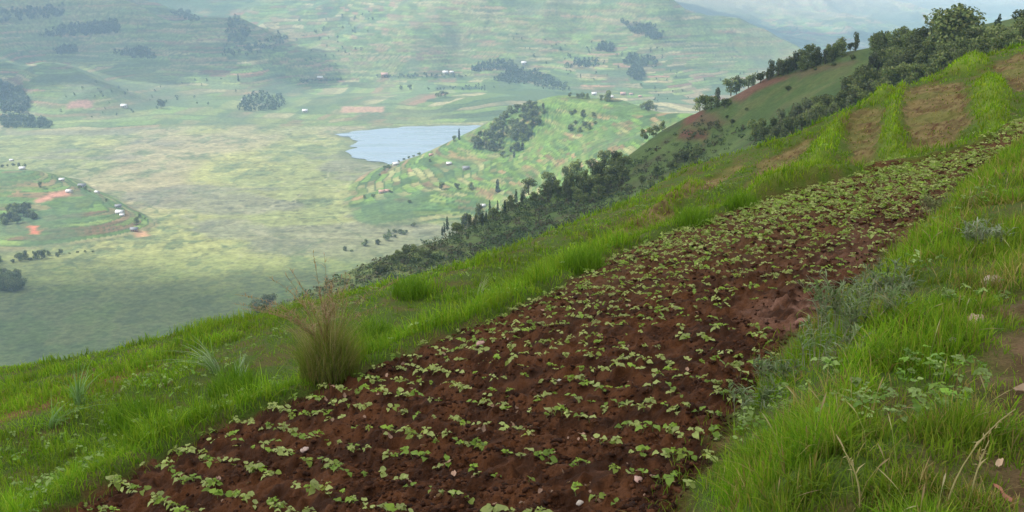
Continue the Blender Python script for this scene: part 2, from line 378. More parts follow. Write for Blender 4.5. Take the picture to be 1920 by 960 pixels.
for p in ISL:
    ci.append((p[0], p[1], ZF)); e = p-np.array([-650., 1420.]); e /= np.hypot(*e)
    ci.append((p[0]+e[0]*100, p[1]+e[1]*100, ZF-16)); ci.append((p[0]+e[0]*260, p[1]+e[1]*260, ZF-40))
for u, v, Y in [(-150, 305, 1560), (20, 320, 1520), (60, 322, 1500), (120, 350, 1450), (170, 368, 1410), (220, 392, 1350)]:
    p = P(u, v, Y)
    for k in (100, 260): ci.append((p[0]+.15*k, p[1]+k, p[2]-.24*k-6))
tpsI = TPS(ci, 1e-4)
# slopes behind the valley
dd = [(-500, 255), (-250, 255), (0, 252), (150, 244), (300, 238), (460, 236), (640, 236), (760, 234), (860, 230), (1000, 228), (1240, 225), (1600, 225), (2000, 225), (2500, 225)]
cd = [(lambda p: (p[0], p[1], ZF))(P(u, v, floorY(v)*.985)) for u, v in dd]
cd += [(x, 900., ZF-60) for x in (-1500, -700, 0, 900, 2000)]+[(x, 1500., ZF-30) for x in (-1500, -700, 0, 900, 2000)]
def near_d(Y): return Y if Y < 2850 else 2850+(Y-2850)*.45
cd += [P(q[0], q[1], near_d(q[2])) for q in [
    (-400, 200, 2250), (0, 215, 2300), (60, 180, 2350), (-200, 120, 2600), (0, 150, 2500), (160, 175, 2450), (300, 190, 2450), (430, 170, 2600), (540, 152, 2850), (640, 148, 2900), (800, 142, 2900), (950, 146, 2850), (1100, 160, 2700), (1240, 168, 2650), (1400, 180, 2600),
    (640, 190, 2420), (860, 190, 2400), (1700, 150, 2700), (2200, 150, 2700),
    (-300, -10, 3400), (-100, 5, 3400), (30, 30, 3300), (200, 62, 3250), (330, 92, 3100), (420, 128, 2950), (220, 110, 2900), (80, 90, 2900), (330, 140, 2750), (-250, 60, 2950),
    (430, 95, 3700), (445, 50, 4100), (330, 40, 4000), (250, 15, 4100), (350, -40, 5000), (560, 20, 4300), (560, 80, 3600), (520, -40, 5000), (640, 70, 3600), (700, 30, 4000), (720, 100, 3250), (780, 10, 4500), (840, -40, 5000), (600, 110, 3150), (850, 45, 4100),
    (880, 40, 3950), (950, 34, 3800), (1040, 24, 3650), (1120, 30, 3600), (1250, 62, 3500), (1380, 82, 3450), (1470, 96, 3450), (950, 95, 3250), (1080, 80, 3200), (1180, 105, 3050), (1320, 125, 3000), (1450, 130, 3050), (1600, 115, 3300), (1900, 110, 3400), (2300, 100, 3500)]]
for u, v, Y in [(1040, 24, 3650), (1120, 30, 3600), (1250, 62, 3500), (1380, 82, 3450), (1470, 96, 3450), (950, 34, 3800), (1600, 115, 3300), (1900, 110, 3400), (2300, 100, 3500)]:
    Y = near_d(Y); p = P(u, v, Y)
    for k, s in ((200, .40), (650, .34)): cd.append((p[0]*(1+k/Y), p[1]+k, p[2]-k*s))
for u, v, Y in [(-400, -120, 5200), (0, -110, 5200), (350, -100, 5600), (600, -110, 5800), (800, -100, 5800)]: cd.append(P(u, v, near_d(Y)))
tpsD = TPS(cd, 1e-5)
# ranges far behind
ce = [P(q[0], q[1], 3950+(q[2]-5000)*.5) for q in [(700, 60, 5000), (900, 70, 5000), (1100, 70, 5200), (1300, 95, 5600), (1500, 100, 5800), (1650, 104, 6000), (1850, 100, 6200), (2300, 100, 6200),
      (880, 15, 5600), (960, 12, 6000), (1060, 0, 6600), (1200, 22, 6600), (1300, 40, 6600), (1420, 60, 6900), (1520, 55, 7200), (1620, 55, 7600), (1700, 60, 7600), (1800, 70, 7800), (1930, 70, 8200),
      (1250, -10, 7600), (1340, 5, 7800), (1480, 30, 8300), (1560, 20, 8800), (1640, 8, 9200), (1700, 22, 9200), (1760, 40, 9400), (1900, 30, 10000), (2300, 20, 10000),
      (1100, -60, 8500), (1400, -60, 9500), (1640, -30, 11500), (1750, -30, 12000), (1900, -40, 12500), (800, -60, 8500), (2400, -50, 12500), (600, 0, 6500), (500, -60, 8500), (300, 0, 6500), (0, -60, 8500)]]
tpsE = TPS(ce, 1e-4)
def smax(a, b, k):
    h = np.clip(.5+.5*(a-b)/k, 0, 1); return b+(a-b)*h+k*h*(1-h)
def ridge_noise(x, y, s, o=5):
    a = 1; r = 0; t = 0
    for k in range(o):
        r = r+a*(1-np.abs(2*vn(x*2**k+31*k, y*2**k, s+k)-1)); t += a; a *= .5
    return r/t
RIDGES = []
for px, amp, wd in (([(-120, 8), (30, 32), (200, 62), (330, 95), (420, 130), (480, 152)], 85, 230), ([(640, 2), (570, 55), (500, 92), (455, 112)], 70, 170), ([(230, 8), (300, 38), (370, 75)], 55, 140),
                    ([(880, 44), (950, 36), (1040, 26), (1120, 32), (1250, 64), (1380, 84), (1470, 98)], 22, 160), ([(1040, 30), (1000, 80), (950, 128)], 34, 170), ([(1180, 48), (1160, 100), (1130, 150)], 26, 170),
                    ([(1320, 76), (1300, 120), (1260, 160)], 22, 170), ([(800, 5), (770, 60), (720, 118)], 50, 200), ([(-120, 118), (0, 128), (70, 142), (130, 165), (180, 190)], 34, 150), ([(890, 45), (850, 90), (800, 128)], 30, 150), ([(640, 60), (620, 105), (580, 140)], 32, 150)):
    RIDGES.append((hit(tpsD, [q[0] for q in px], [q[1] for q in px], 1800, 6000, 700)[:, :2], amp, wd))
def zD(x, y):
    d = tpsD(x, y); up = ss(ZF+5, ZF+120, d)
    d = d+up*(130*(vn(x/330+1.2*fbm(x/900, y/900, 302, 2), y/1500, 301)-.5)+60*(vn(x/150+.8*fbm(x/300, y/300, 303, 2), y/520, 304)-.5)+30*(ridge_noise(x/200, y/240, 305, 4)-.6)+20*(fbm(x/150, y/150, 311, 4)-.5))
    wx = x+50*(fbm(x/130, y/130, 361, 3)-.5); wy = y+50*(fbm(x/130, y/130, 367, 3)-.5); ok = (y > 1900) & (y < 5000)
    if ok.any():
        for rp, amp, wd in RIDGES: q = np.clip(seg_dist(wx, wy, rp)/wd, 0, 1); d = d+amp*(.45*(1-q)+.55*(.5+.5*np.cos(math.pi*q)))*ss(ZF+4, ZF+30, d)
    e = tpsE(x, y)+210*(ridge_noise(x/1000, y/1000, 321, 6)-.62)
    e = np.where(y > 3750, e, -2000)
    far = smax(d, e, 12)
    c = tpsC(x, y)+5*(fbm(x/110, y/110, 331, 4)-.5)
    c = np.where((x < -700) | (y > 2500) | (y < 900), -2000, c)
    i = tpsI(x, y)+2.5*(fbm(x/70, y/70, 341, 3)-.5); i = np.where((x > 0) | (y > 1900) | (y < 1000), -2000, i)
    fl = ZF+1.2*(fbm(x/60, y/60, 351, 3)-.5)-400*ss(3300, 4200, y)
    z = smax(smax(smax(np.maximum(far, ZF-40-400*ss(3300, 4200, y)), c, 3), i, 3), fl, 2)
    return z
def hD(u, v, y0=750, y1=13000): return hit(zD, u, v, y0, y1, 900)
LAKE_PX = [(628, 252), (660, 247), (700, 243), (760, 239), (830, 236), (900, 236), (960, 240), (930, 262), (880, 268), (848, 272), (800, 292), (770, 308), (735, 312), (712, 305), (690, 304), (672, 297), (655, 293), (646, 285), (664, 279), (660, 271), (672, 266), (652, 258)]
LAKE = np.array([P(u, v, floorY(v)) for u, v in LAKE_PX]); LAKE[:, 2] = ZF+.9

PAL = .82*np.array([(.105, .165, .050), (.130, .190, .055), (.090, .140, .055), (.165, .205, .065), (.150, .175, .060), (.200, .165, .085), (.225, .140, .085), (.240, .215, .110), (.080, .125, .050), (.120, .180, .045)])
def patches(x, y, z, hstep, run, seed):
    """fields cut by contour terraces: level strips of crops with hedged edges"""
    w = fbm(x/260, y/260, seed, 3)*18+fbm(x/70, y/70, seed+9, 2)*4
    t = z/hstep+w/6; lev = np.floor(t); fr = t-lev
    a = .5*math.pi*(vn(x/900, y/900, seed+3)-.5)
    s = (x*np.cos(a)+y*np.sin(a)*.6)/run+rnd(lev, lev*0, seed+5)*7+.35*(vn(x/40, y/40, seed+6)-.5)
    c = np.floor(s*(.6+.8*rnd(lev, lev*0+3, seed+7))); k = rnd(lev, c, seed+8)
    idx = np.minimum((k**.85*len(PAL)).astype(int), len(PAL)-1)
    col = PAL[idx]*(.62+.76*rnd(lev, c, seed+10))[..., None]
    hedge = ss(.30, .08, fr)*(.35+.65*vn(x/30, y/30, seed+12))
    return lerp(col, C3(.030, .060, .024), np.clip(hedge*1.15, 0, 1))
def build_far():
    # B
    nr, nc = 300, 620
    Y = np.geomspace(130, 900, nr)[:, None]; r = np.linspace(-.72, .72, nc)[None]
    x = r*Y; y = np.broadcast_to(Y, x.shape).copy(); z = zB(x, y)
    n1 = fbm(x/28, y/28, 401, 4); n2 = fbm(x/7, y/7, 403, 4)
    col = lerp(C3(.046, .082, .018)*np.ones(x.shape+(1,)), C3(.080, .120, .026), ss(.35, .65, n1))
    col = lerp(col, C3(.060, .052, .024), ss(.5, .7, n2)*.6)
    scr = ss(20, -60, x)                             # rougher, browner scrub down the nose of the spur
    col = lerp(col, C3(.048, .050, .022), scr*.5)
    gr = sdist(x, y, np.array([hB(u, v)[0][:2] for u, v in [(1330, 205), (1420, 165), (1560, 110), (1620, 95), (1560, 170), (1420, 225), (1330, 230)]]))
    col = lerp(col, lerp(C3(.060, .100, .022)*np.ones(x.shape+(1,)), C3(.095, .115, .034), ss(.4, .7, n2)), ss(-6, 8, gr))
    for poly, cc_ in (([(1285, 215), (1322, 207), (1330, 222), (1280, 240)], C3(.135, .055, .030)), ([(1322, 210), (1345, 214), (1372, 230), (1330, 240), (1290, 236)], C3(.105, .075, .034)),
                      ([(1275, 240), (1330, 246), (1325, 268), (1268, 262)], C3(.115, .052, .030)), ([(1372, 188), (1395, 166), (1450, 146), (1480, 138), (1475, 150), (1420, 172), (1388, 194)], C3(.15, .075, .044)),
                      ([(1480, 140), (1560, 118), (1610, 112), (1600, 120), (1500, 148)], C3(.10, .085, .036))):
        s = sdist(x, y, np.array([hB(u, v)[0][:2] for u, v in poly]))
        col = lerp(col, cc_*np.ones(x.shape+(1,))*(.8+.4*n2[..., None]), ss(-2, 2.5, s+4*(n2-.5)))
    g = mesh_np('hill_spur', np.stack([x, y, z], -1).reshape(-1, 3), grid_faces(nr, nc), mat_ground('hill_grass', .5, .30, .5, .8), col.reshape(-1, 3), True)
    tag(g, kind='structure')
    # valley, hills in it and ranges, one sheet
    nr, nc = 960, 900
    t = np.linspace(0, 1, nr)[:, None]; Y = 620*(26000/620)**(t**1.0)
    Y = np.concatenate([np.geomspace(620, 2000, 330), np.geomspace(2004, 4600, 500), np.geomspace(4612, 9000, 160)])[:, None]
    r = np.linspace(-.70, .70, nc)[None]; x = r*Y; y = np.broadcast_to(Y, x.shape).copy()
    z = zD(x, y)
    z = z-2.6*ss(-4, 40, sdist(x, y, LAKE[:, :2]))
    fl = ss(3.0, .6, z-ZF)
    # papyrus swamp on the flat floor
    s1 = fbm(x/170, y/170, 501, 5, .6); s2 = fbm(x/38, y/60, 503, 5, .65); s3 = fbm(x/300+9, y/420, 505, 3); s4 = vn(x/9, y/8, 506)
    dk = ss(1330, 960, y+120*(s1-.5))
    sw = lerp(C3(.165, .185, .072)*np.ones(x.shape+(1,)), C3(.215, .220, .082), ss(.4, .65, s1))
    sw = lerp(sw, C3(.215, .190, .110), ss(.50, .66, s3)*.85)
    sw = lerp(sw, C3(.085, .115, .052), ss(.50, .64, s2)*.60)
    sw = lerp(sw, C3(.070, .100, .045), ss(.57, .63, s2)*ss(.45, .7, s4)*.8)
    sw = lerp(sw, C3(.125, .125, .088), ss(.54, .62, fbm(x/230+4, y/150, 511, 4, .6))*.7)
    st = fbm(x/34, y/15, 513, 4, .6); va = .76-.38*dk; sw = sw*(1-.5*va+va*st)[..., None]*(.84+.32*s4)[..., None]
    dot = (rnd(np.floor(x/8+.6*vn(x/30, y/30, 521)), np.floor(y/9), 523) > .90)*ss(.40, .60, fbm(x/120, y/120, 525, 3)); sw = sw*(1-.42*dot)[..., None]
    ch = np.abs(fbm(x/210, y/150, 527, 4)-.5); sw = lerp(sw, C3(.26, .25, .15), ss(.010, .004, ch)*.5*(1-dk)); ch = np.abs(fbm(x/150+7, y/130, 529, 4)-.47); sw = lerp(sw, C3(.06, .09, .04), ss(.011, .004, ch)*.7)
    sw = lerp(sw, lerp(C3(.072, .122, .030)*np.ones(x.shape+(1,)), C3(.100, .130, .042), ss(.4, .6, s2)), dk*.8)
    sw = lerp(sw, C3(.055, .080, .034), ss(.57, .68, fbm(x/22, y/26, 509, 5, .65))*(.25+.3*dk)); lk = seg_dist(x, y, LAKE[:, :2], True); sw = lerp(sw, C3(.085, .105, .050), ss(30, 5, lk)*.8)
    p1 = patches(x, y, z, 4.5, 75, 601); p2 = patches(x, y, z, 8, 100, 701); p0 = patches(x, y, z, np.where(x < -250, 1.7, 2.6), 55, 651)
    rocky = ss(.48, .68, fbm(x/420, y/420, 801, 4)); wild = lerp(C3(.115, .155, .062)*np.ones(x.shape+(1,)), C3(.165, .175, .080), ss(.4, .6, fbm(x/90, y/90, 803, 4)))
    high = ss(ZF+130, ZF+300, z)
    hills = lerp(lerp(p0, p1, ss(1900, 2050, y)), p2, ss(2700, 3300, y)); hills = lerp(hills, wild, np.clip(rocky*.4+high*.15, 0, .5)*ss(1900, 2050, y))
    hills = lerp(hills, C3(.065, .095, .050), ss(.60, .72, fbm(x/150, y/150, 811, 4))*.7)
    gul = vn(x/330+1.2*fbm(x/900, y/900, 302, 2), y/1500, 301)*.72+.28*vn(x/150+.8*fbm(x/300, y/300, 303, 2), y/520, 304)
    hills = lerp(hills, C3(.045, .080, .042), ss(.40, .27, gul+.25*(fbm(x/60, y/60, 815, 3)-.5))*ss(2250, 2500, y)*.85)  # gully woods, their dark tone also painting in shade to bring out the relief
    lit_peak = ss(-330, -120, z)*ss(4600, 5600, y); hills = lerp(hills, C3(.30, .25, .17), lit_peak*.7)  # sunlight on the far tops, painted in as a paler colour
    # the green near hill and the fields at the foot of the spur carry fresher crops
    c_on = ss(0, 6, tpsC(x, y)-ZF)*(y < 2200)*(x > -500)
    hills = lerp(hills, lerp(C3(.070, .118, .034)*np.ones(x.shape+(1,)), C3(.105, .145, .044), ss(.4, .6, s2)), c_on*ss(ZF+30, ZF+75, z)*.7*ss(.44, .66, fbm(x/55, y/55, 813, 4)))
    i_on = (y < 1750)*(x < -200)*ss(1, 5, z-ZF)
    hills = lerp(hills, hills*C3(.80, .98, .7), np.clip(i_on+c_on, 0, 1)*.7)
    hills = hills*(1.0+.25*0)
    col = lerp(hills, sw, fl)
    for poly, cc_ in (([(1290/6.4*0+62, 377), (100, 362), (128, 356), (130, 366), (100, 372), (66, 382)], C3(.34, .17, .12)), ([(55, 424), (72, 424), (74, 440), (56, 440)], C3(.36, .12, .07)), ([(255, 434), (275, 432), (278, 442), (258, 444)], C3(.34, .20, .11)),
                      ([(640, 200), (720, 200), (720, 210), (640, 212)], C3(.26, .17, .11)), ([(130, 190), (175, 188), (170, 202), (125, 205)], C3(.25, .15, .11))):
        s = sdist(x, y, np.array([hD(u, v)[0][:2] for u, v in poly])); col = lerp(col, cc_*np.ones(x.shape+(1,)), ss(-5, 5, s+8*(s4-.5)))
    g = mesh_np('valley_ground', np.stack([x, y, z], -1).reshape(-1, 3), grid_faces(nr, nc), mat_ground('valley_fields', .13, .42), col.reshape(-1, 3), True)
    tag(g, kind='structure')
    # lake
    n = len(LAKE); c = LAKE.mean(0)
    m, nt, out = mat_new('lake_water'); L = nt.links.new
    b = N(nt, 'ShaderNodeBsdfPrincipled', Roughness=.3); b.inputs['Base Color'].default_value = (.17, .23, .29, 1); b.inputs['IOR'].default_value = 1.33
    geo = N(nt, 'ShaderNodeNewGeometry'); nz = N(nt, 'ShaderNodeTexNoise', Scale=.25, Detail=4.0); L(geo.outputs['Position'], nz.inputs['Vector'])
    bp = N(nt, 'ShaderNodeBump', Strength=.25, Distance=.5); L(nz.outputs['Fac'], bp.inputs['Height']); L(bp.outputs[0], b.inputs['Normal']); L(b.outputs[0], out.inputs['Surface'])
    mp = N(nt, 'ShaderNodeMapping'); mp.inputs['Scale'].default_value = (.006, .022, 1); L(geo.outputs['Position'], mp.inputs[0])
    wn = N(nt, 'ShaderNodeTexNoise', Scale=1.0, Detail=5.0); L(mp.outputs[0], wn.inputs['Vector'])
    mr = N(nt, 'ShaderNodeMapRange'); mr.inputs['From Min'].default_value = .35; mr.inputs['From Max'].default_value = .65; mr.inputs['To Min'].default_value = .10; mr.inputs['To Max'].default_value = .42; L(wn.outputs['Fac'], mr.inputs['Value']); L(mr.outputs[0], b.inputs['Roughness'])
    # refine the outline so the shore wanders
    pts = []
    for i in range(n):
        a, b_ = LAKE[i], LAKE[(i+1) % n]
        for k in range(8):
            q = a+(b_-a)*k/8; q = q+np.array([6*(vn(q[0]/25, q[1]/25, 3)-.5)*2, 10*(vn(q[0]/25, q[1]/25, 4)-.5)*2, 0]); pts.append(q)
    pts = np.array(pts)
    import bmesh
    me = bpy.data.meshes.new('lake'); bm = bmesh.new(); bm.faces.new([bm.verts.new(p) for p in pts]); bmesh.ops.triangulate(bm, faces=bm.faces[:]); bmesh.ops.recalc_face_normals(bm, faces=bm.faces[:])
    bm.to_mesh(me); bm.free(); me.materials.append(m)
    if me.polygons[0].normal.z < 0: me.flip_normals()
    o = bpy.data.objects.new('lake', me); COL.objects.link(o); tag(o, kind='structure')
# ------------------------------------------------------------------ grass blades, leaves, seedlings
M_GRASS = mat_leaf('grass_blades', .40, .6, .0, .10)
M_LEAF = mat_leaf('bean_leaf', .32, .5, .18, .25)
M_STEM = mat_leaf('plant_stem', .10, .6, .15)
M_TREE = mat_leaf('tree_leaves', .22, .6, .45, .2)
M_HERB = mat_leaf('grey_herb_leaves', .25, .7, .1, .15)
M_BARK = mat_plain('tree_bark', (.11, .085, .06), .9, 3.0, .4)
M_DRYLEAF = mat_leaf('dry_leaf', .15, .6, .35, .3)
def blades(root, h, w, az, lean, cb, ct, ts=(0, .35, .7, 1), wf=(1, .9, .6, .08), twist=None):
    n = len(root); k = len(ts); t = np.array(ts)
    d = np.stack([np.cos(az), np.sin(az)], -1)
    ta = az+(math.pi/2 if twist is None else twist); wd = np.stack([np.cos(ta), np.sin(ta)], -1)
    off = (lean*h)[:, None]*t**1.7
    zz = h[:, None]*t*(1-.35*np.minimum(lean, 1.6)[:, None]*t**1.5)
    c = np.zeros((n, k, 3)); c[..., :2] = root[:, None, :2]+d[:, None]*off[..., None]; c[..., 2] = root[:, None, 2]+zz
    ww = (w[:, None]*np.array(wf))[..., None]*.5
    V = np.zeros((n, k, 2, 3)); V[:, :, 0] = c; V[:, :, 1] = c
    V[:, :, 0, :2] += wd[:, None]*ww; V[:, :, 1, :2] -= wd[:, None]*ww
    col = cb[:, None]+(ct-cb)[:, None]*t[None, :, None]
    Cc = np.repeat(col[:, :, None], 2, 2)
    b = np.arange(n)[:, None]*(2*k)+np.arange(k-1)[None]*2
    Fq = np.stack([b, b+1, b+3, b+2], -1).reshape(-1, 4)
    return V.reshape(-1, 3), Fq, Cc.reshape(-1, 3)
def pick(n, cols, probs=None, var=.2):
    cols = np.array(cols); i = RNG.choice(len(cols), n, p=probs)
    return cols[i]*RNG.uniform(1-var, 1+var, (n, 1))
def build_grass():
    n0 = 620000
    y = np.exp(RNG.uniform(math.log(1.6), math.log(46), n0)); x = y*RNG.uniform(-.70, .70, n0)
    z, m = zA(x, y)
    cl = fbm(x*2.6, y*2.6, 901, 3); big = fbm(x*.7, y*.7, 903, 3); pt = fbm(x*1.2, y*1.2, 905, 3)
    bank = (m['bank'] > .4) & (m['field'] < .7); path = m['path']*bank
    bund = (~bank) & (m['low'] > .3) & (m['edge'] < 1.15) & (m['sf'] < -.04)
    bnd = m['beyond']; tosky = bnd_s(x, y)
    mound = m['mound'] > .3; plot = (m['plot'] > .4) & ~mound
    rest = (~bank) & (~bund) & (~mound) & (~plot) & (m['sf'] < -.05)
    p = np.zeros(n0); h = np.zeros(n0); tone = np.zeros((n0, 3)); 
    fresh = pick(n0, [(.130, .250, .016), (.175, .290, .022), (.100, .205, .016), (.215, .285, .034)])
    olive = pick(n0, [(.100, .165, .018), (.130, .190, .022), (.165, .200, .030), (.075, .130, .018), (.200, .175, .050)], [.3, .3, .17, .15, .08])
    straw = pick(n0, [(.34, .27, .14), (.26, .19, .09), (.20, .15, .07)])
    p[bank] = (.22+.78*ss(.34, .56, cl))[bank]; h[bank] = (.035+.10*ss(.3, .7, cl)+.04*big)[bank]
    tone[bank] = lerp(olive, fresh, np.clip(.25+.75*ss(.40, .58, pt), 0, 1))[bank]
    dd = RNG.uniform(0, 1, n0)
    sel = bank & (dd < .07+.30*ss(.50, .68, fbm(x*1.9, y*1.9, 907, 3))); tone[sel] = straw[sel]
    sel = bank & (path > .3); p[sel] *= (1-.86*path)[sel]; h[sel] *= (1-.6*path)[sel]
    p[bund] = 1; h[bund] = (.08+.19*ss(.3, .7, cl)*ss(.0, .25, m['edge']))[bund]; tone[bund] = lerp(fresh, olive, .35*ss(.5, .65, pt))[bund]
    gap = ss(.42, .58, big)
    p[rest] = (.55+.45*gap)[rest]; h[rest] = (.05+.10*gap*ss(.3, .65, cl)+.14*ss(-1.3, -.5, tosky)*ss(.45, .65, cl)*ss(-8,2,x))[rest]; tone[rest] = lerp(fresh, olive, .5*ss(.4, .6, pt))[rest]
    p[mound] = 1; h[mound] = (.10+.12*cl)[mound]; tone[mound] = lerp(fresh*C3(1.15, 1.08, 1), olive*1.1, .5*ss(.45, .6, pt))[mound]
    p[plot] = (.16+.26*gap)[plot]; h[plot] = .07; tone[plot] = lerp(olive, straw, (dd < .5)*1.0)[plot]
    p[m['sf'] > .03] = 0; p[(m['sf'] > -.6) & (m['field'] < .5) & (m['sf'] < .25) & bank] *= 1.0
    p[tosky > 2.2] = 0; p[m['beans2'] > .4] = 0
    edgeweed = (m['sf'] > -.02) & (m['sf'] < .22) & (y < 12); p[edgeweed] = .10; h[edgeweed] = .07; tone[edgeweed] = olive[edgeweed]
    keep = RNG.uniform(0, 1, n0) < p
    x, y, z, h, tone, bank = x[keep], y[keep], z[keep], h[keep], tone[keep], bank[keep]; n = len(x)
    print('grass blades', n)
    q = bank & (RNG.uniform(0, 1, n) < .006) & (h > .08); qi = np.where(q)[0]; k = len(qi)
    V, Fq, Cc = blades(np.stack([x, y, z], -1)[qi], RNG.uniform(.16, .34, k), RNG.uniform(.004, .007, k)*np.maximum(1, y[qi]/7), RNG.uniform(0, 6.28, k), np.abs(RNG.normal(.5, .35, k)), pick(k, [(.16, .18, .05), (.24, .20, .09)]), pick(k, [(.34, .27, .15), (.26, .19, .11), (.38, .33, .20)]), ts=(0, .4, .7, .8, .9, 1), wf=(.4, .35, .3, 1.1, 1.2, .1), twist=RNG.uniform(0, 6.28, k))
    tag(mesh_np('seeding_grass', V, Fq, M_GRASS, Cc), 'thin pale seed stalks standing among the bank grass', 'grass', kind='stuff')
    h = h*RNG.uniform(.4, 1.45, n)*(1-.35*ss(12, 22, y))
    w = RNG.uniform(.0035, .0065, n)*np.maximum(1, y/6.0)
    az = RNG.uniform(0, 2*math.pi, n)
    lean = np.abs(RNG.normal(.42, .45, n)); w[RNG.uniform(0, 1, n) < .1] *= 1.9
    tone = tone*(.62+.76*fbm(x*5, y*5, 909, 2))[:, None]
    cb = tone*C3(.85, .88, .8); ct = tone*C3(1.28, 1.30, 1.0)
    for nm, s in (('bank_grass', bank), ('terrace_grass', ~bank)):
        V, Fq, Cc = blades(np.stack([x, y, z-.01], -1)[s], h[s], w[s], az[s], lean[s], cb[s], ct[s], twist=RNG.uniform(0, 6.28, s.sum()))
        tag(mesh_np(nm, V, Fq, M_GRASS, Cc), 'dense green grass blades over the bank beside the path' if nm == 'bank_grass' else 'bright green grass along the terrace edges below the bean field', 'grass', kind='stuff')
def bnd_s(x, y): return beyond(x, y)
def leaf_mesh(L, Wd, fold, droop, seed):
    """heart shaped leaf along +X, as arrays"""
    xs = np.array([0, -.06, .06, .25, .48, .70, .88, 1.0]); ws = np.array([.0, .20, .36, .47, .44, .30, .13, 0])
    V = []
    for X_, w_ in zip(xs, ws):
        for s in (-1, 0, 1):
            px = X_ if (s or X_ > -.01) else 0
            V.append((px*L, s*w_*Wd, fold*abs(s*w_)*Wd-droop*L*max(0, X_)**2+.006*math.sin(seed+X_*9+s)))
    Fq = [(3*i+j, 3*i+j+1, 3*i+j+4, 3*i+j+3) for i in range(len(xs)-1) for j in (0, 1)]
    return np.array(V), np.array(Fq)
def rot(az, pitch, roll=0):
    return np.array(Matrix.Rotation(az, 3, 'Z') @ Matrix.Rotation(-pitch, 3, 'Y') @ Matrix.Rotation(roll, 3, 'X'))
def tube(path, r, k=5):
    path = np.array(path, float); n = len(path); V = []
    for i in range(n):
        t = path[min(i+1, n-1)]-path[max(i-1, 0)]; t /= np.linalg.norm(t)+1e-9
        a = np.cross(t, [0.3, .9, .2]); a /= np.linalg.norm(a)+1e-9; b = np.cross(t, a)
        for j in range(k):
            q = 2*math.pi*j/k; V.append(path[i]+r[i]*(a*math.cos(q)+b*math.sin(q)))
    Fq = [(i*k+j, i*k+(j+1) % k, (i+1)*k+(j+1) % k, (i+1)*k+j) for i in range(n-1) for j in range(k)]
    return np.array(V), np.array(Fq)
def join(parts):
    Vs, Fs, Cs, k = [], [], [], 0
    for V, Fq, c in parts:
        Vs.append(V); Fs.append(Fq+k); Cs.append(np.broadcast_to(c, V.shape)); k += len(V)
    return np.concatenate(Vs), np.concatenate(Fs), np.concatenate(Cs)
def seedling_arrays(seed):
    r = np.random.default_rng(seed); st, lv = [], []
    h = r.uniform(.035, .065); top = np.array([r.normal(0, .008), r.normal(0, .008), h])
    st.append((*tube([(0, 0, -.02), (top*.5+[.003, 0, 0]), top], [.0032, .0028, .0022]), C3(.15, .20, .06)))
    a0 = r.uniform(0, 6.28); g = pick(1, [(.20, .31, .040), (.25, .34, .055), (.31, .37, .12), (.17, .275, .038)])[0]
    def put(base, az, ln, L, pitch, c):
        tip = base+np.array([math.cos(az)*ln*math.cos(pitch), math.sin(az)*ln*math.cos(pitch), ln*math.sin(pitch)])
        st.append((*tube([base, tip], [.0018, .0014], 4), C3(.16, .22, .07)))
        V, Fq = leaf_mesh(L, L*r.uniform(.85, 1.0), r.uniform(.1, .5), r.uniform(.1, .55), r.uniform(0, 6))
        lv.append((V@rot(az+r.normal(0, .3), r.uniform(-.35, .55), r.normal(0, .35)).T+tip, Fq, c*r.uniform(.85, 1.2)))
    for k in range(2): put(top, a0+math.pi*k+r.normal(0, .25), r.uniform(.012, .03), r.uniform(.055, .08), r.uniform(.2, .7), g)
    for k in range(r.integers(0, 3)):
        az = a0+1.57+k*2.6+r.normal(0, .4); b = top+np.array([0, 0, r.uniform(.005, .025)])
        for dz in (-.7, 0, .7)[:3 if r.uniform() < .6 else 1]: put(b, az+dz, r.uniform(.015, .04), r.uniform(.03, .055), r.uniform(.5, 1.1), g*1.12)
    return join(st), join(lv)
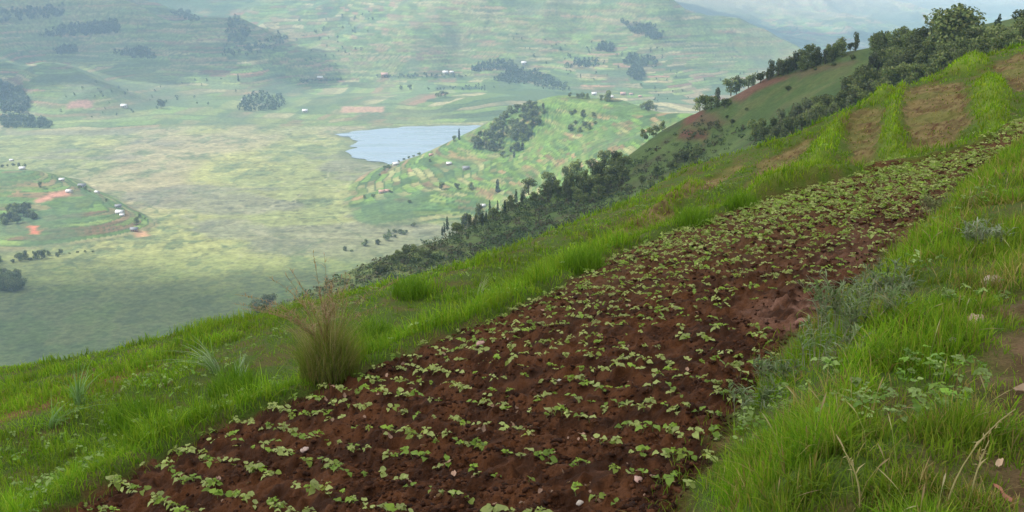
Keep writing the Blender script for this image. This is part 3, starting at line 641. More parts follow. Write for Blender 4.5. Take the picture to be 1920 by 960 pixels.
def build_seedlings():
    protos = [seedling_arrays(1000+i) for i in range(14)]
    lo, hi = FIELD.min(0), FIELD.max(0)
    # plants stand in rows across the field
    nr_ = np.arange(-120, 120); pts = []
    for k in nr_:
        s = -30.0
        while s < 30:
            s += RNG.choice([.04, .065, .10, .14, .26], p=[.24, .34, .26, .11, .05])
            q = row_d*s+row_n*(k*ROWSP+RNG.normal(0, .019)); pts.append(q)
    pts = np.array(pts)
    # towards the far corner the sowing is broadcast and closer
    ex = np.stack([RNG.uniform(lo[0], hi[0], 44000), RNG.uniform(lo[1], hi[1], 44000)], -1)
    b2 = np.stack([RNG.uniform(BEANS2[:, 0].min(), BEANS2[:, 0].max(), 260), RNG.uniform(BEANS2[:, 1].min(), BEANS2[:, 1].max(), 260)], -1); b2 = b2[in_poly(b2[:, 0], b2[:, 1], BEANS2)]
    sel = (ex[:, 1] > 6) & (RNG.uniform(0, 1, len(ex)) < .40*ss(10, 14, ex[:, 1])+.45*ss(13, 16, ex[:, 1])); pts = np.concatenate([pts, ex[sel]])
    s = sdist(pts[:, 0], pts[:, 1], FIELD); pts = pts[(s > .0) & (np.abs(pts[:, 0]/np.maximum(pts[:, 1], .1)) < .62) & (pts[:, 1] > 3)]
    bare = plane_hit(np.array(1500), np.array(588)); g = np.hypot((pts[:, 0]-bare[0])*1.2, (pts[:, 1]-bare[1])*.55)
    pts = pts[(g > .5) | (RNG.uniform(0, 1, len(pts)) < .06)]
    dens = fbm(pts[:, 0]*.9, pts[:, 1]*.9, 951, 3); pts = pts[RNG.uniform(0, 1, len(pts)) < .55+.6*ss(.3, .55, dens)]
    pts = np.concatenate([pts, b2])
    z, m = zA(pts[:, 0], pts[:, 1])
    o_ = np.argsort(pts[:, 1]); pts, z = pts[o_], z[o_]; n = len(pts); print('seedlings', n)
    sc = (.42+.46*RNG.uniform(0, 1, n)**1.3)*(1-.12*ss(6.5, 9, pts[:, 1])+.12*ss(13, 16, pts[:, 1])); az = RNG.uniform(0, 6.28, n)
    roots = []
    for i, (st, lv) in enumerate(protos):
        e = empty('bean_seedling', (0, 0, 0)); tag(e, 'small bean seedling with broad pale green leaves rooted in dark red field soil', 'seedling', 'bean seedlings sown over the red field')
        a = mesh_np('stem', st[0], st[1], M_STEM, st[2], True, e); b = mesh_np('leaves', lv[0], lv[1], M_LEAF, lv[2], True, e); roots.append(e)
    vis = (np.abs(pts[:, 0]/pts[:, 1]) < .50) & (pts[:, 1] > 4.3)
    idx = np.where(vis)[0][:300]; solo = set(idx.tolist()); used = [False]*len(protos)
    rest = []
    for i in range(n):
        k = int(RNG.integers(len(protos)))
        if i in solo:
            o = roots[k] if not used[k] else copy_tree(roots[k]); used[k] = True
            o.location = (pts[i, 0], pts[i, 1], z[i]-.004); o.rotation_euler = (RNG.normal(0, .12), RNG.normal(0, .12), az[i]); o.scale = (sc[i],)*3
        else: rest.append((i, k))
    Vs = []
    for i, k in rest:
        V, Fq, c = protos[k][1]; R = rot(az[i], RNG.normal(0, .12))
        Vs.append(((V*sc[i])@R.T+[pts[i, 0], pts[i, 1], z[i]-.004], Fq, c*RNG.uniform(.85, 1.15)))
    V, Fq, c = join(Vs)
    tag(mesh_np('bean_crop', V, Fq, M_LEAF, c, True), 'farther bean seedlings covering the upper part of the red field', 'crop', kind='stuff')
    # broad leaved weeds on the terrace below
    n0 = 9000; y = np.exp(RNG.uniform(math.log(4), math.log(26), n0)); x = y*RNG.uniform(-.6, .55, n0); z, m = zA(x, y)
    k = (m['low'] > 0) & (m['edge'] > .25) & (beyond(x, y) < 0) & (m['plot'] < .5) & (fbm(x*1.1, y*1.1, 961, 3) > .46)
    bk = (m['bank'] > .6) & (m['path'] < .5) & (fbm(x*1.4, y*1.4, 967, 3) > .70)
    k |= bk
    x, y, z = x[k], y[k], z[k]; Vs = []
    for i in range(len(x)):
        V, Fq, c = protos[int(RNG.integers(len(protos)))][1]; q = RNG.uniform(.3, .6)
        Vs.append(((V*q)@rot(RNG.uniform(0, 6.28), 0).T+[x[i], y[i], z[i]+RNG.uniform(0, .12)], Fq, c*np.array([.8, .95, .9])*RNG.uniform(.7, 1.2)))
    V, Fq, c = join(Vs); tag(mesh_np('weeds', V, Fq, M_LEAF, c, True), 'low broad leaved weeds among the grass', 'weeds', kind='stuff')
    # crumbs of soil
    import bmesh
    bm = bmesh.new(); bmesh.ops.create_icosphere(bm, subdivisions=1, radius=1); IV = np.array([v.co[:] for v in bm.verts]); IF = np.array([[v.index for v in f.verts] for f in bm.faces]); bm.free()
    n0 = 60000; y = np.exp(RNG.uniform(math.log(4), math.log(17), n0)); x = y*RNG.uniform(-.55, .55, n0)
    k = sdist(x, y, FIELD) > .02; x, y = x[k], y[k]; k = RNG.uniform(0, 1, len(x)) < ss(.3, .62, fbm(x*2.5, y*2.5, 971, 3)); x, y = x[k], y[k]; bare = plane_hit(np.array(1500), np.array(588)); k = np.hypot((x-bare[0])*1.2, (y-bare[1])*.55) > .3; x, y = x[k], y[k]; n = len(x); z, m = zA(x, y)
    s = (.004+.015*RNG.uniform(0, 1, n)**3)*np.maximum(1, y/8)
    V = IV[None]*(1+1.1*(RNG.uniform(0, 1, (n, len(IV), 1))-.5))*(s[:, None]*np.stack([RNG.uniform(.8, 1.5, n), RNG.uniform(.8, 1.5, n), RNG.uniform(.5, .9, n)], -1))[:, None]+np.stack([x, y, z+s*.25], -1)[:, None]
    c = pick(n, [(.036, .0135, .006), (.060, .023, .009), (.085, .033, .014), (.026, .010, .005)]); print('clods', n)
    tag(mesh_np('soil_clods', V.reshape(-1, 3), (IF[None]+(np.arange(n)*len(IV))[:, None, None]).reshape(-1, 3), mat_ground('clod_soil', 60, .3, .01, 90), np.repeat(c, len(IV), 0)), 'dark red clods of crumbled soil over the field', 'soil', kind='stuff')
    # pale dead leaves lying about the field
    V, Fq = leaf_mesh(.075, .05, .7, -.3, 1.0); dl = mesh_np('dry_leaf', V, Fq, M_DRYLEAF, C3(.33, .21, .15)*np.ones((len(V), 1)), True)
    tag(dl, 'small pale dry leaf lying on the red field soil among seedlings', 'dry leaf', 'dry leaves on the red field')
    c = 0
    for u, v in RNG.uniform([180, 560], [1450, 955], (400, 2)):
        p = A0(u, v)[0]
        if sdist(p[0], p[1], FIELD) < .1: continue
        o = dl if c == 0 else dl.copy()
        if c: COL.objects.link(o)
        o.location = (p[0], p[1], float(zA_only(p[:1], p[1:2])[0])+.012); o.rotation_euler = (RNG.normal(0, .5), RNG.normal(0, .5), RNG.uniform(0, 6.28)); o.scale = (RNG.uniform(.25, .75),)*3
        c += 1
        if c >= 110: break
# ------------------------------------------------------------------ single plants and stones on the hillside
def on_A(u, v):
    p = hit(zA_only, u, v, 1.5, 45, 160)[0]; return p
def clump(n, base, spread, h, w, lean, cols, az=None, wf=(1, .9, .6, .08), azs=None, ts=(0, .35, .7, 1)):
    a = RNG.uniform(0, 6.28, n) if az is None else RNG.normal(az, azs, n)
    r = spread*np.sqrt(RNG.uniform(0, 1, n)); b = RNG.uniform(0, 6.28, n)
    root = np.stack([base[0]+r*np.cos(b), base[1]+r*np.sin(b), np.full(n, base[2])], -1)
    cb = pick(n, cols); hh = RNG.uniform(h[0], h[1], n)*(1-.55*(r/spread)**2)
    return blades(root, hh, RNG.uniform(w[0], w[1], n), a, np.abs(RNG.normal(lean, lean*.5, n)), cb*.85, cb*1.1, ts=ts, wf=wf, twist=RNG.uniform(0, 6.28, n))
def stalk(p0, az, h, lean, r=.0035, k=9):
    t = np.linspace(0, 1, k); return np.stack([p0[0]+math.cos(az)*lean*h*t**2, p0[1]+math.sin(az)*lean*h*t**2, p0[2]+h*t*(1-.3*min(lean, 1.2)*t**2)], -1)
def plume(path, n, L, col, seed):
    """loose feathery head over the end of a stalk"""
    out = []; r = np.random.default_rng(seed)
    for i in range(n):
        t = r.uniform(0, 1); q = path[-4]+(path[-1]-path[-4])*t
        az = np.full(1, r.uniform(0, 6.28)); V, Fq, c = blades(q[None], np.full(1, L*r.uniform(.4, 1)*(1.1-.5*t)), np.full(1, .007), az, np.full(1, r.uniform(.5, 1.6)), np.array([col])*r.uniform(.8, 1.2), np.array([col])*1.15, ts=(0, .5, 1), wf=(.6, 1, .2))
        out.append((V, Fq, c))
    return out
def build_near_things():
    # the tall dry tussock at the corner of the field
    p = on_A(618, 702); e = empty('grass_tussock', p); tag(e, 'tall bushy grass tussock with brown seed stems at the field corner', 'tussock')
    o = np.zeros(3)
    V, Fq, c = clump(1700, o, .28, (.35, .85), (.003, .006), .42, [(.17, .23, .04), (.21, .23, .06), (.13, .20, .03), (.27, .23, .09)])
    mesh_np('blades', V, Fq, M_GRASS, c, parent=e)
    V, Fq, c = clump(420, o, .22, (.6, 1.05), (.003, .005), .34, [(.36, .31, .17), (.30, .26, .13), (.42, .36, .22), (.24, .26, .09)])
    mesh_np('stems', V, Fq, M_GRASS, c, parent=e)
    heads = []
    for i in range(34):
        az = RNG.uniform(0, 6.28); h = RNG.uniform(.85, 1.22); pa = stalk((RNG.normal(0, .05), RNG.normal(0, .05), 0), az, h, abs(RNG.normal(.33, .2)))
        heads += plume(pa, 16, .10, (.31, .22, .15), 50+i); V, Fq = tube(pa, np.linspace(.0028, .0012, len(pa)), 3); heads.append((V, Fq, C3(.26, .17, .08)))
    V, Fq, c = join(heads); mesh_np('seed_heads', V, Fq, M_GRASS, c, parent=e)
    V, Fq, c = clump(260, o+[.05, -.06, 0], .14, (.15, .35), (.004, .007), 1.0, [(.10, .065, .035), (.16, .11, .06), (.07, .05, .03)])
    mesh_np('dead_blades', V, Fq, M_GRASS, c, parent=e)
    # a bent plume leaning out of it to the left
    b = []; dirx = math.pi*.98
    for i in range(5):
        pa = stalk((0, 0, .02+.02*i), dirx+RNG.normal(0, .10), .80+.03*i, .80+.05*i, k=12); V, Fq = tube(pa, np.linspace(.0042, .002, len(pa)), 4); b.append((V, Fq, C3(.36, .29, .17)))
        for q in range(3): b += plume(pa[:len(pa)-q*2] if q else pa, 18, .09, (.30, .20, .13), 500+10*i+q)
    V, Fq, c = join(b); mesh_np('bent_stem', V, Fq, M_GRASS, c, parent=e)
    # silvery arching grasses
    def tuft(u, v, n, h, lab, cols, az=None, azs=.5, lean=.7, w=(.008, .014), spread=.06, nm='grass_tuft', cat='grass tuft', grp=None):
        p = on_A(u, v); V, Fq, c = clump(n, np.zeros(3), spread, h, w, lean, cols, az, azs=azs, ts=(0, .25, .5, .75, 1), wf=(.7, 1, .9, .6, .08))
        ob = mesh_np(nm, V, Fq, M_GRASS, c); ob.location = p; tag(ob, lab, cat, grp); return ob
    silver = [(.30, .38, .27), (.24, .34, .20), (.36, .42, .32), (.16, .27, .10)]
    tuft(405, 700, 34, (.45, .72), 'silvery grass tuft arching left, between the weeds and the tall tussock', silver, math.pi, .45, .75)
    tuft(452, 706, 22, (.28, .46), 'short silvery grass tuft with upright curved blades beside the arching one', silver, 1.2, .9, .4)
    tuft(150, 760, 44, (.40, .66), 'pale blue green grass tuft standing on the left terrace edge', [(.18, .30, .14), (.24, .36, .20), (.12, .24, .06)], 0, 2, .35)
    tuft(100, 800, 26, (.30, .5), 'blue green drooping grass tuft low on the left terrace', [(.16, .28, .10), (.22, .33, .17)], 0.3, 1, .9)
    tuft(900, 556, 14, (.40, .55), 'lone pale grass plume rising from the bund beside the field', [(.42, .45, .33), (.30, .38, .2)], .6, .4, .4, (.006, .01), .04)
    for u, v, lab in ((770, 556, 'dense dark green grass clump on the skyline right of the tussock'), (700, 640, 'bright green grass clump touching the right side of the tussock'),
                      (1095, 505, 'tall green grass clump on the bund near the middle of the field edge'), (1390, 392, 'tall green grass clump on the bund below the terraces'), (1300, 425, 'green grass clump on the bund left of the terrace foot'),
                      (250, 800, 'rounded bright grass clump on the lower left bund'), (440, 742, 'yellowish rounded grass clump left of the tussock on the bund')):
        tuft(u, v, 420, (.25, .5), lab, [(.120, .235, .016), (.155, .27, .022), (.09, .19, .016)], lean=.4, w=(.006, .010), spread=.30)
    # grey green herbs on the bank
    def herb(u, v, n, h, spread, lab, cols):
        p = on_A(u, v); e = empty('wormwood_bush', p); tag(e, lab, 'herb bush')
        st, lf = [], []
        for i in range(n):
            az = RNG.uniform(0, 6.28); r = spread*math.sqrt(RNG.uniform()); hh = RNG.uniform(*h)
            pa = stalk((r*math.cos(az), r*math.sin(az), 0), az+RNG.normal(0, .6), hh, abs(RNG.normal(.25, .15)), k=6)
            V, Fq = tube(pa, np.linspace(.003, .0015, 6), 3); st.append((V, Fq, C3(.22, .22, .14)))
            for q in range(12):
                t = RNG.uniform(.3, 1)*5; i0 = min(int(t), 4); b = pa[i0]+(pa[i0+1]-pa[i0])*(t-i0)
                cc = pick(1, cols); V, Fq, c = blades(b[None], np.full(1, RNG.uniform(.03, .075)), np.full(1, .011), np.full(1, RNG.uniform(0, 6.28)), np.full(1, RNG.uniform(.6, 1.6)), cc, cc*1.1, ts=(0, .5, 1), wf=(.4, 1, .15)); lf.append((V, Fq, c))
        V, Fq, c = join(st); mesh_np('stems', V, Fq, M_STEM, c, parent=e)
        V, Fq, c = join(lf); mesh_np('leaves', V, Fq, M_HERB, c, parent=e)
    gg = [(.16, .21, .10), (.20, .25, .14), (.12, .175, .07), (.10, .16, .05)]
    herb(1600, 625, 60, (.20, .38), .24, 'large grey green wormwood bush on the bank edge right of the bare soil patch', gg)
    herb(1545, 690, 20, (.14, .28), .18, 'grey green wormwood bush below the large one at the field edge', gg)
    herb(1660, 585, 40, (.18, .34), .18, 'dark grey green wormwood bush behind the large one on the bank', [(.10, .14, .07), (.14, .18, .10), (.08, .11, .05)])
    herb(1455, 730, 20, (.10, .2), .12, 'small grey green wormwood sprig at the field edge', gg)
    herb(1415, 780, 14, (.10, .2), .14, 'lowest little wormwood sprig where the bank meets the field', gg)
    herb(1845, 470, 36, (.14, .24), .13, 'pale grey wormwood patch high on the grass bank', [(.22, .25, .18), (.27, .30, .22), (.15, .20, .11)])
    herb(1760, 400, 40, (.14, .26), .2, 'brownish green herb patch at the far end of the bank', [(.13, .15, .06), (.17, .17, .08), (.10, .13, .05)])
    # stones and dead leaves
    import bmesh
    def stone(u, v, s, rgb, lab, mat):
        p = on_A(u, v); bm = bmesh.new(); bmesh.ops.create_icosphere(bm, subdivisions=3, radius=1)
        k = RNG.uniform(0, 50)
        for vv in bm.verts:
            q = vv.co; f = 1+1.1*(float(fbm(q.x*1.3+k, q.y*1.3+q.z*1.7, 71, 3))-.5); vv.co = Vector((q.x*f*s*1.3, q.y*f*s, q.z*f*s*.62))
        me = bpy.data.meshes.new('stone'); bm.to_mesh(me); bm.free(); me.materials.append(mat)
        for f_ in me.polygons: f_.use_smooth = True
        o = bpy.data.objects.new('stone', me); COL.objects.link(o); o.location = p+np.array([0, 0, s*.15]); o.rotation_euler = (RNG.normal(0, .3), RNG.normal(0, .3), RNG.uniform(0, 6)); tag(o, lab, 'stone')
    pale = mat_plain('pale_stone', (.42, .37, .33), .85, 25, .25); pink = mat_plain('pinkish_stone', (.42, .27, .23), .85, 25, .3)
    stone(1787, 645, .030, 0, 'small white stone in the grass of the bank', pale)
    stone(1826, 600, .045, 0, 'pinkish flat stone in the bank grass above the white one', pink)
    stone(1860, 530, .060, 0, 'pale tan stone near the top of the grass bank', mat_plain('tan_stone', (.46, .37, .30), .85, 25, .3))
    stone(572, 843, .022, 0, 'pinkish white stone in the lower left of the field', mat_plain('white_stone', (.46, .35, .31), .8, 25, .25))
    stone(1052, 717, .026, 0, 'rounded pale green white stone in the middle of the field', mat_plain('greenish_stone', (.45, .46, .36), .85, 25, .2))
    stone(1087, 944, .016, 0, 'white pebble at the bottom of the field', pale)
    stone(1197, 900, .022, 0, 'brownish pink stone in the field near the bank corner', pink)
    stone(1505, 605, .050, 0, 'flat reddish stone on the bare soil patch', mat_plain('red_stone', (.25, .12, .09), .9, 20, .3))
    stone(900, 645, .035, 0, 'light pink stone beside the upper seedling rows', pink)
    def big_leaf(u, v, L, col, lab, az, pitch):
        p = on_A(u, v); V, Fq = leaf_mesh(L, L*.42, .6, -.25, 2.0); o = mesh_np('dead_leaf', V, Fq, M_DRYLEAF, col*np.ones((len(V), 1)), True)
        o.location = p+np.array([0, 0, .015]); o.rotation_euler = (.3, -.4*pitch, az); tag(o, lab, 'dead leaf')
    big_leaf(1893, 950, .085, C3(.33, .14, .09), 'curled red brown dead leaf on the path', 2.0, .5)
    big_leaf(1902, 738, .10, C3(.50, .36, .25), 'pale tan dead leaf on the soil path edge', .2, .1)
    big_leaf(1868, 882, .06, C3(.42, .30, .2), 'small tan dead leaf on the path', .9, .2)
    # dry straws over the path edge
    for (u, v, az, h, ln, lab) in ((1775, 955, .75, .34, 1.5, 'long bent dry grass stalk leaning over the path edge'), (1612, 955, 2.0, .22, .5, 'short dry grass stalk on the lower bank'), (1815, 958, .9, .25, .7, 'green dry stalk beside the long bent one')):
        p = on_A(u, v); pa = stalk((0, 0, 0), az, h, ln, k=8); V, Fq = tube(pa, np.linspace(.004, .002, 8), 4); b = [(V, Fq, C3(.38, .34, .16))]
        b += plume(pa, 8, .05, (.36, .30, .16), 900); V, Fq, c = join(b); ob = mesh_np('dry_stalk', V, Fq, M_GRASS, c); ob.location = p; tag(ob, lab, 'stalk')
# ------------------------------------------------------------------ trees
def leaf_cloud(blobs, n, size, cols, seed, shell=.55):
    """leaf sprays spread through a set of ellipsoid lumps: (cx,cy,cz,rx,ry,rz,tone)"""
    r = np.random.default_rng(seed); B = np.array(blobs); vol = (B[:, 3]*B[:, 4]*B[:, 5])**(2/3); k = r.choice(len(B), n, p=vol/vol.sum())
    d = r.normal(0, 1, (n, 3)); d /= np.linalg.norm(d, axis=1)[:, None]; rad = shell+(1.08-shell)*r.uniform(0, 1, n)**.6
    c = B[k, :3]+d*B[k, 3:6]*rad[:, None]
    nrm = d+r.normal(0, .55, (n, 3)); nrm /= np.linalg.norm(nrm, axis=1)[:, None]
    a = np.cross(nrm, r.normal(0, 1, (n, 3))); a /= np.linalg.norm(a, axis=1)[:, None]; b = np.cross(nrm, a)
    s = size*r.uniform(.5, 1.25, n)[:, None]
    V = np.stack([c-a*s*.5-b*s*.28, c+a*s*.1-b*s*.42, c+a*s*.55+b*s*.1, c-a*s*.1+b*s*.40], 1)
    V[:, 2] -= np.array([0, 0, 1])*s*.22
    cols = np.array(cols); col = cols[r.integers(0, len(cols), n)]*r.uniform(.75, 1.25, (n, 1))*B[k, 6][:, None]
    Fq = np.arange(n*4).reshape(-1, 4)
    return V.reshape(-1, 3), Fq, np.repeat(col, 4, 0)
GREENS = [(.090, .126, .032), (.118, .150, .040), (.066, .098, .028), (.140, .155, .050)]
EUCA = [(.085, .108, .048), (.105, .125, .056), (.065, .088, .040), (.120, .122, .056)]
def tree_arrays(kind, seed):
    """unit tree, 1 tall: (trunk arrays, crown arrays)"""
    r = np.random.default_rng(seed); bl = []; limbs = []
    if kind == 'dome':
        for i in range(13):
            a = r.uniform(0, 6.28); h = r.uniform(.2, .72); q = .36*math.sqrt(max(.02, 1-((h-.42)/.52)**2))*r.uniform(.45, 1)
            s = r.uniform(.17, .26); bl.append((q*math.cos(a), q*math.sin(a), h, s, s, s*.85, r.uniform(.8, 1.25)))
        bl.append((0, 0, .48, .34, .34, .36, .85)); bl.append((0, 0, .25, .38, .38, .22, .8)); bl += [(0.02, 0, .90, .12, .12, .12, 1.1), (-.1, .05, .76, .2, .2, .15, 1.0), (.12, -.04, .74, .18, .18, .15, 1.15), (0, 0, .8, .17, .17, .14, .95)]; n, size, cols, th = 4200, .065, GREENS, .034
    elif kind == 'broad':
        for i in range(9):
            a = r.uniform(0, 6.28); h = r.uniform(.22, .85); q = r.uniform(.05, .30); s = r.uniform(.15, .24)
            bl.append((q*math.cos(a), q*math.sin(a), h, s, s, s*.9, r.uniform(.75, 1.25)))
        n, size, cols, th = 900, .085, GREENS, .03
    elif kind == 'euca':
        x0, y0 = r.normal(0, .05, 2)
        for i in range(8):
            h = .16+.76*(i+.5)/8; a = r.uniform(0, 6.28); q = r.uniform(.03, .13)*(1.15-h*.6); s = r.uniform(.11, .17)
            bl.append((q*math.cos(a)+x0*h, q*math.sin(a)+y0*h, h, s, s, s*1.15, r.uniform(.75, 1.25)))
        n, size, cols, th = 640, .08, EUCA, .022
    elif kind == 'bush':
        for i in range(7):
            a = r.uniform(0, 6.28); q = r.uniform(.1, .42); s = r.uniform(.22, .36); bl.append((q*math.cos(a), q*math.sin(a), r.uniform(.35, .68), s, s, s*.85, r.uniform(.8, 1.2)))
        n, size, cols, th = 420, .17, GREENS, .04
    elif kind == 'cypress':
        for i in range(7):
            h = .12+.82*i/6.5; s = .115*(1.15-h)**.6; bl.append((r.normal(0, .008), r.normal(0, .008), h, s, s, .10, r.uniform(.8, 1.1)))
        n, size, cols, th = 380, .07, [(.030, .050, .022), (.036, .058, .026)], .03
    else:   # conifer
        for i in range(9):
            h = .25+.7*i/8.5; s = .26*(1.05-h)+.03
            for k in range(2):
                a = r.uniform(0, 6.28); bl.append((s*.4*math.cos(a), s*.4*math.sin(a), h, s*.8, s*.8, .055, r.uniform(.75, 1.15)))
        n, size, cols, th = 620, .075, [(.032, .054, .026), (.042, .066, .030)], .026
    P0 = [(0, 0, -.06), (r.normal(0, .01), r.normal(0, .01), .2), (r.normal(0, .015), r.normal(0, .015), .5), (r.normal(0, .02), r.normal(0, .02), .8)]
    limbs.append((*tube(P0, [th*1.25, th, th*.7, th*.25], 6), C3(1, 1, 1)))
    for b in bl[:6]:
        j = np.array(P0[1])*(.5)+np.array(P0[2])*.5*min(1, b[2]/.5); j[2] = min(j[2], b[2]*.8)
        limbs.append((*tube([j, (j+np.array(b[:3]))/2+[0, 0, .03], b[:3]], [th*.5, th*.35, th*.12], 4), C3(1, 1, 1)))
    return join(limbs), leaf_cloud(bl, n, size, cols, seed)
PROTO = {}
def proto(kind, i):
    if (kind, i) not in PROTO:
        t, c = tree_arrays(kind, 3000+100*sum(map(ord, kind))+i)
        mt = mesh_np('trunk', t[0], t[1], M_BARK, None, True, link=False).data; mc = mesh_np('crown', c[0], c[1], M_TREE, c[2], link=False).data
        PROTO[(kind, i)] = (mt, mc)
    return PROTO[(kind, i)]
NAMES = dict(dome='broadleaf_tree', broad='broadleaf_tree', euca='eucalyptus_tree', bush='bush', cypress='cypress_tree', conifer='conifer_tree')
NV = dict(dome=2, broad=5, euca=5, bush=4, cypress=2, conifer=2)
def plant(p, h, kind, label, group=None, wide=1.0, cat='tree'):
    i = int(RNG.integers(NV[kind])); mt, mc = proto(kind, i)
    e = empty(NAMES[kind], p, RNG.uniform(0, 6.28), (h*wide, h*wide, h)); tag(e, label, 'bush' if kind == 'bush' else cat, group)
    for nm, me in (('trunk', mt), ('crown', mc)):
        o = bpy.data.objects.new(nm, me); COL.objects.link(o); o.parent = e
    return e
def spread_px(poly, n, mind, seed, asp=2.0):
    """points over a patch, kept apart"""
    r = np.random.default_rng(seed); poly = np.array(poly, float); lo, hi = poly.min(0), poly.max(0); out = []
    for _ in range(6000):
        q = r.uniform(lo, hi)
        if not in_poly(q[0], q[1], poly): continue
        if all((q[0]-o[0])**2+((q[1]-o[1])*asp)**2 > mind**2 for o in out): out.append(q)
        if len(out) >= n: break
    return np.array(out)
def build_trees():
    def row(hf, pts, hpx, kinds, label, group, wide=(.9, 1.25)):
        pts = np.asarray(pts, float); W_ = hf(pts[:, 0], pts[:, 1])
        for p in W_:
            k = kinds[int(RNG.integers(len(kinds)))]; h = RNG.uniform(*hpx)*p[1]/F*(.62 if k == 'bush' else 1)
            plant(p, h, k, label, group, RNG.uniform(*wide))
    def one(hf, u, v, hpx, kind, label, wide=1.0, cat='tree'):
        p = hf(u, v)[0]; plant(p, hpx*p[1]/F, kind, label, None, wide, cat)
    # B: belt on the crest
    crest = spread_px([(1345, 192), (1400, 168), (1480, 140), (1545, 122), (1590, 104), (1585, 98), (1500, 116), (1430, 152), (1350, 184)], 34, 9, 1)
    row(hB, crest, (21, 34), ['broad', 'euca', 'broad'], 'dense green tree in the belt along the crest above the red soil strip', 'trees of the crest belt')
    row(hB, [(1312, 208), (1322, 206), (1334, 205), (1345, 203), (1358, 202), (1366, 198)], (16, 28), ['broad', 'bush'], 'small dark tree in the clump at the lower end of the crest belt', 'trees at the lower end of the crest belt')
    one(hB, 1604, 96, 34, 'euca', 'slender lone tree standing on the bare crest of the hill', .85)
    one(hB, 1594, 96, 17, 'broad', 'tiny round tree just beside the slender lone tree on the crest')
    one(hB, 1634, 88, 18, 'broad', 'small round tree between the lone tree and the woods on the crest')
    row(hB, [(1528, 132), (1556, 116), (1597, 112), (1562, 124), (1478, 170), (1362, 222), (1350, 248), (1372, 232), (1400, 208)], (10, 18), ['bush'], 'dark bush in the green fields between the two tree belts', 'bushes in the green fields of the hill')
    # B: broad belt behind the terraces
    belt = spread_px([(1392, 278), (1450, 270), (1530, 252), (1570, 232), (1640, 190), (1700, 168), (1760, 145), (1850, 115), (1935, 82), (1935, 62), (1840, 86), (1760, 98), (1690, 104), (1645, 118), (1610, 165), (1545, 195), (1490, 228), (1415, 264)], 96, 11.5, 2, 1.6)
    row(hB, belt[belt[:, 0] < 1640], (28, 50), ['broad', 'euca', 'broad', 'dome'], 'dark leafy tree in the lower half of the belt behind the terraces', 'trees in the lower half of the terrace belt')
    row(hB, belt[belt[:, 0] >= 1640], (24, 44), ['broad', 'broad', 'dome', 'bush'], 'dark leafy tree in the upper half of the belt behind the terraces', 'trees in the upper half of the terrace belt', (1.0, 1.4))
    one(hB, 1788, 98, 86, 'dome', 'biggest tree of the skyline, a broad dome with a pointed top', 1.30)
    one(hB, 1832, 92, 48, 'broad', 'rounded tree leaning against the right side of the big dome tree', 1.15)
    one(hB, 1740, 98, 46, 'broad', 'bushy tree on the left shoulder of the big dome tree', 1.3)
    row(hB, [(1690, 96), (1712, 98), (1728, 96), (1662, 100), (1648, 98)], (38, 46), ['broad', 'dome'], 'tree of the skyline left of the big dome tree', 'skyline trees left of the dome', (1.0, 1.3))
    one(hB, 1869, 66, 40, 'conifer', 'pointed conifer on the skyline right of the big dome tree', 1.05)
    one(hB, 1912, 56, 36, 'broad', 'round headed tree at the right end of the skyline')
    # B: dark wood on the nose of the spur
    wood = spread_px([(985, 362), (1040, 340), (1090, 322), (1165, 302), (1185, 318), (1160, 345), (1120, 378), (1085, 390), (1040, 380), (990, 378)], 46, 9, 3)
    row(hB, wood, (20, 34), ['euca', 'broad', 'broad'], 'dark tree in the thick wood on the nose of the hill spur', 'trees of the wood on the spur')
    low = spread_px([(815, 446), (850, 444), (905, 425), (950, 405), (985, 385), (985, 370), (940, 388), (880, 412), (820, 436)], 24, 8.5, 4)
    row(hB, low, (18, 30), ['euca', 'euca', 'broad', 'cypress'], 'slim dark tree in the row down the crest of the spur', 'trees down the crest of the spur')
    row(hB, [(1205, 258), (1218, 253), (1230, 249), (1242, 244), (1225, 256), (1212, 262)], (14, 20), ['bush', 'broad'], 'dark bushy tree in the clump above the red plots', 'clump above the red plots')
    row(hB, spread_px([(1215, 335), (1280, 296), (1320, 292), (1310, 318), (1260, 345)], 11, 12, 5), (18, 30), ['bush', 'broad'], 'dark bush in the hollow behind the first terrace skyline', 'bushes in the hollow')
    row(hB, spread_px([(375, 628), (440, 600), (520, 572), (530, 585), (440, 625)], 9, 14, 6), (18, 32), ['bush', 'broad'], 'dusky bush on the hill edge left of the tussock', 'bushes left of the tussock')
    row(hB, spread_px([(660, 508), (760, 468), (800, 458), (810, 500), (720, 525)], 18, 13, 7), (14, 24), ['bush', 'broad'], 'green bush on the lower nose of the spur', 'bushes on the lower nose')
    row(hD, spread_px([(640, 470), (720, 440), (790, 415), (800, 428), (730, 452), (660, 478)], 14, 10, 17), (9, 16), ['bush', 'broad'], 'small grey green bush at the foot of the spur on the valley floor', 'bushes at the foot of the spur')
    row(hB, spread_px([(1130, 400), (1200, 340), (1250, 330), (1200, 380)], 9, 15, 8), (12, 22), ['bush', 'broad'], 'dark bush on the shaded slope below the wood', 'bushes below the wood')
    # C: wooded hill beside the lake
    cw = spread_px([(878, 276), (905, 248), (940, 222), (985, 200), (1022, 204), (1015, 225), (990, 262), (968, 300), (948, 305), (935, 285), (900, 282)], 100, 5.4, 9)
    cw = cw[fbm(cw[:, 0]/22, cw[:, 1]/16, 15, 3) > .40]
    row(hD, cw, (12, 19), ['broad', 'broad', 'euca'], 'grey green tree in the wood on the hill beside the lake', 'trees of the wood beside the lake', (1.0, 1.4))
    row(hD, spread_px([(1060, 215), (1100, 205), (1125, 225), (1110, 250), (1070, 250)], 12, 9, 10), (9, 14), ['bush', 'broad'], 'dark bush on the green face of the lake hill', 'bushes on the lake hill')
    one(hD, 1138, 190, 24, 'broad', 'tall tree beside the white roofed house on the hilltop')
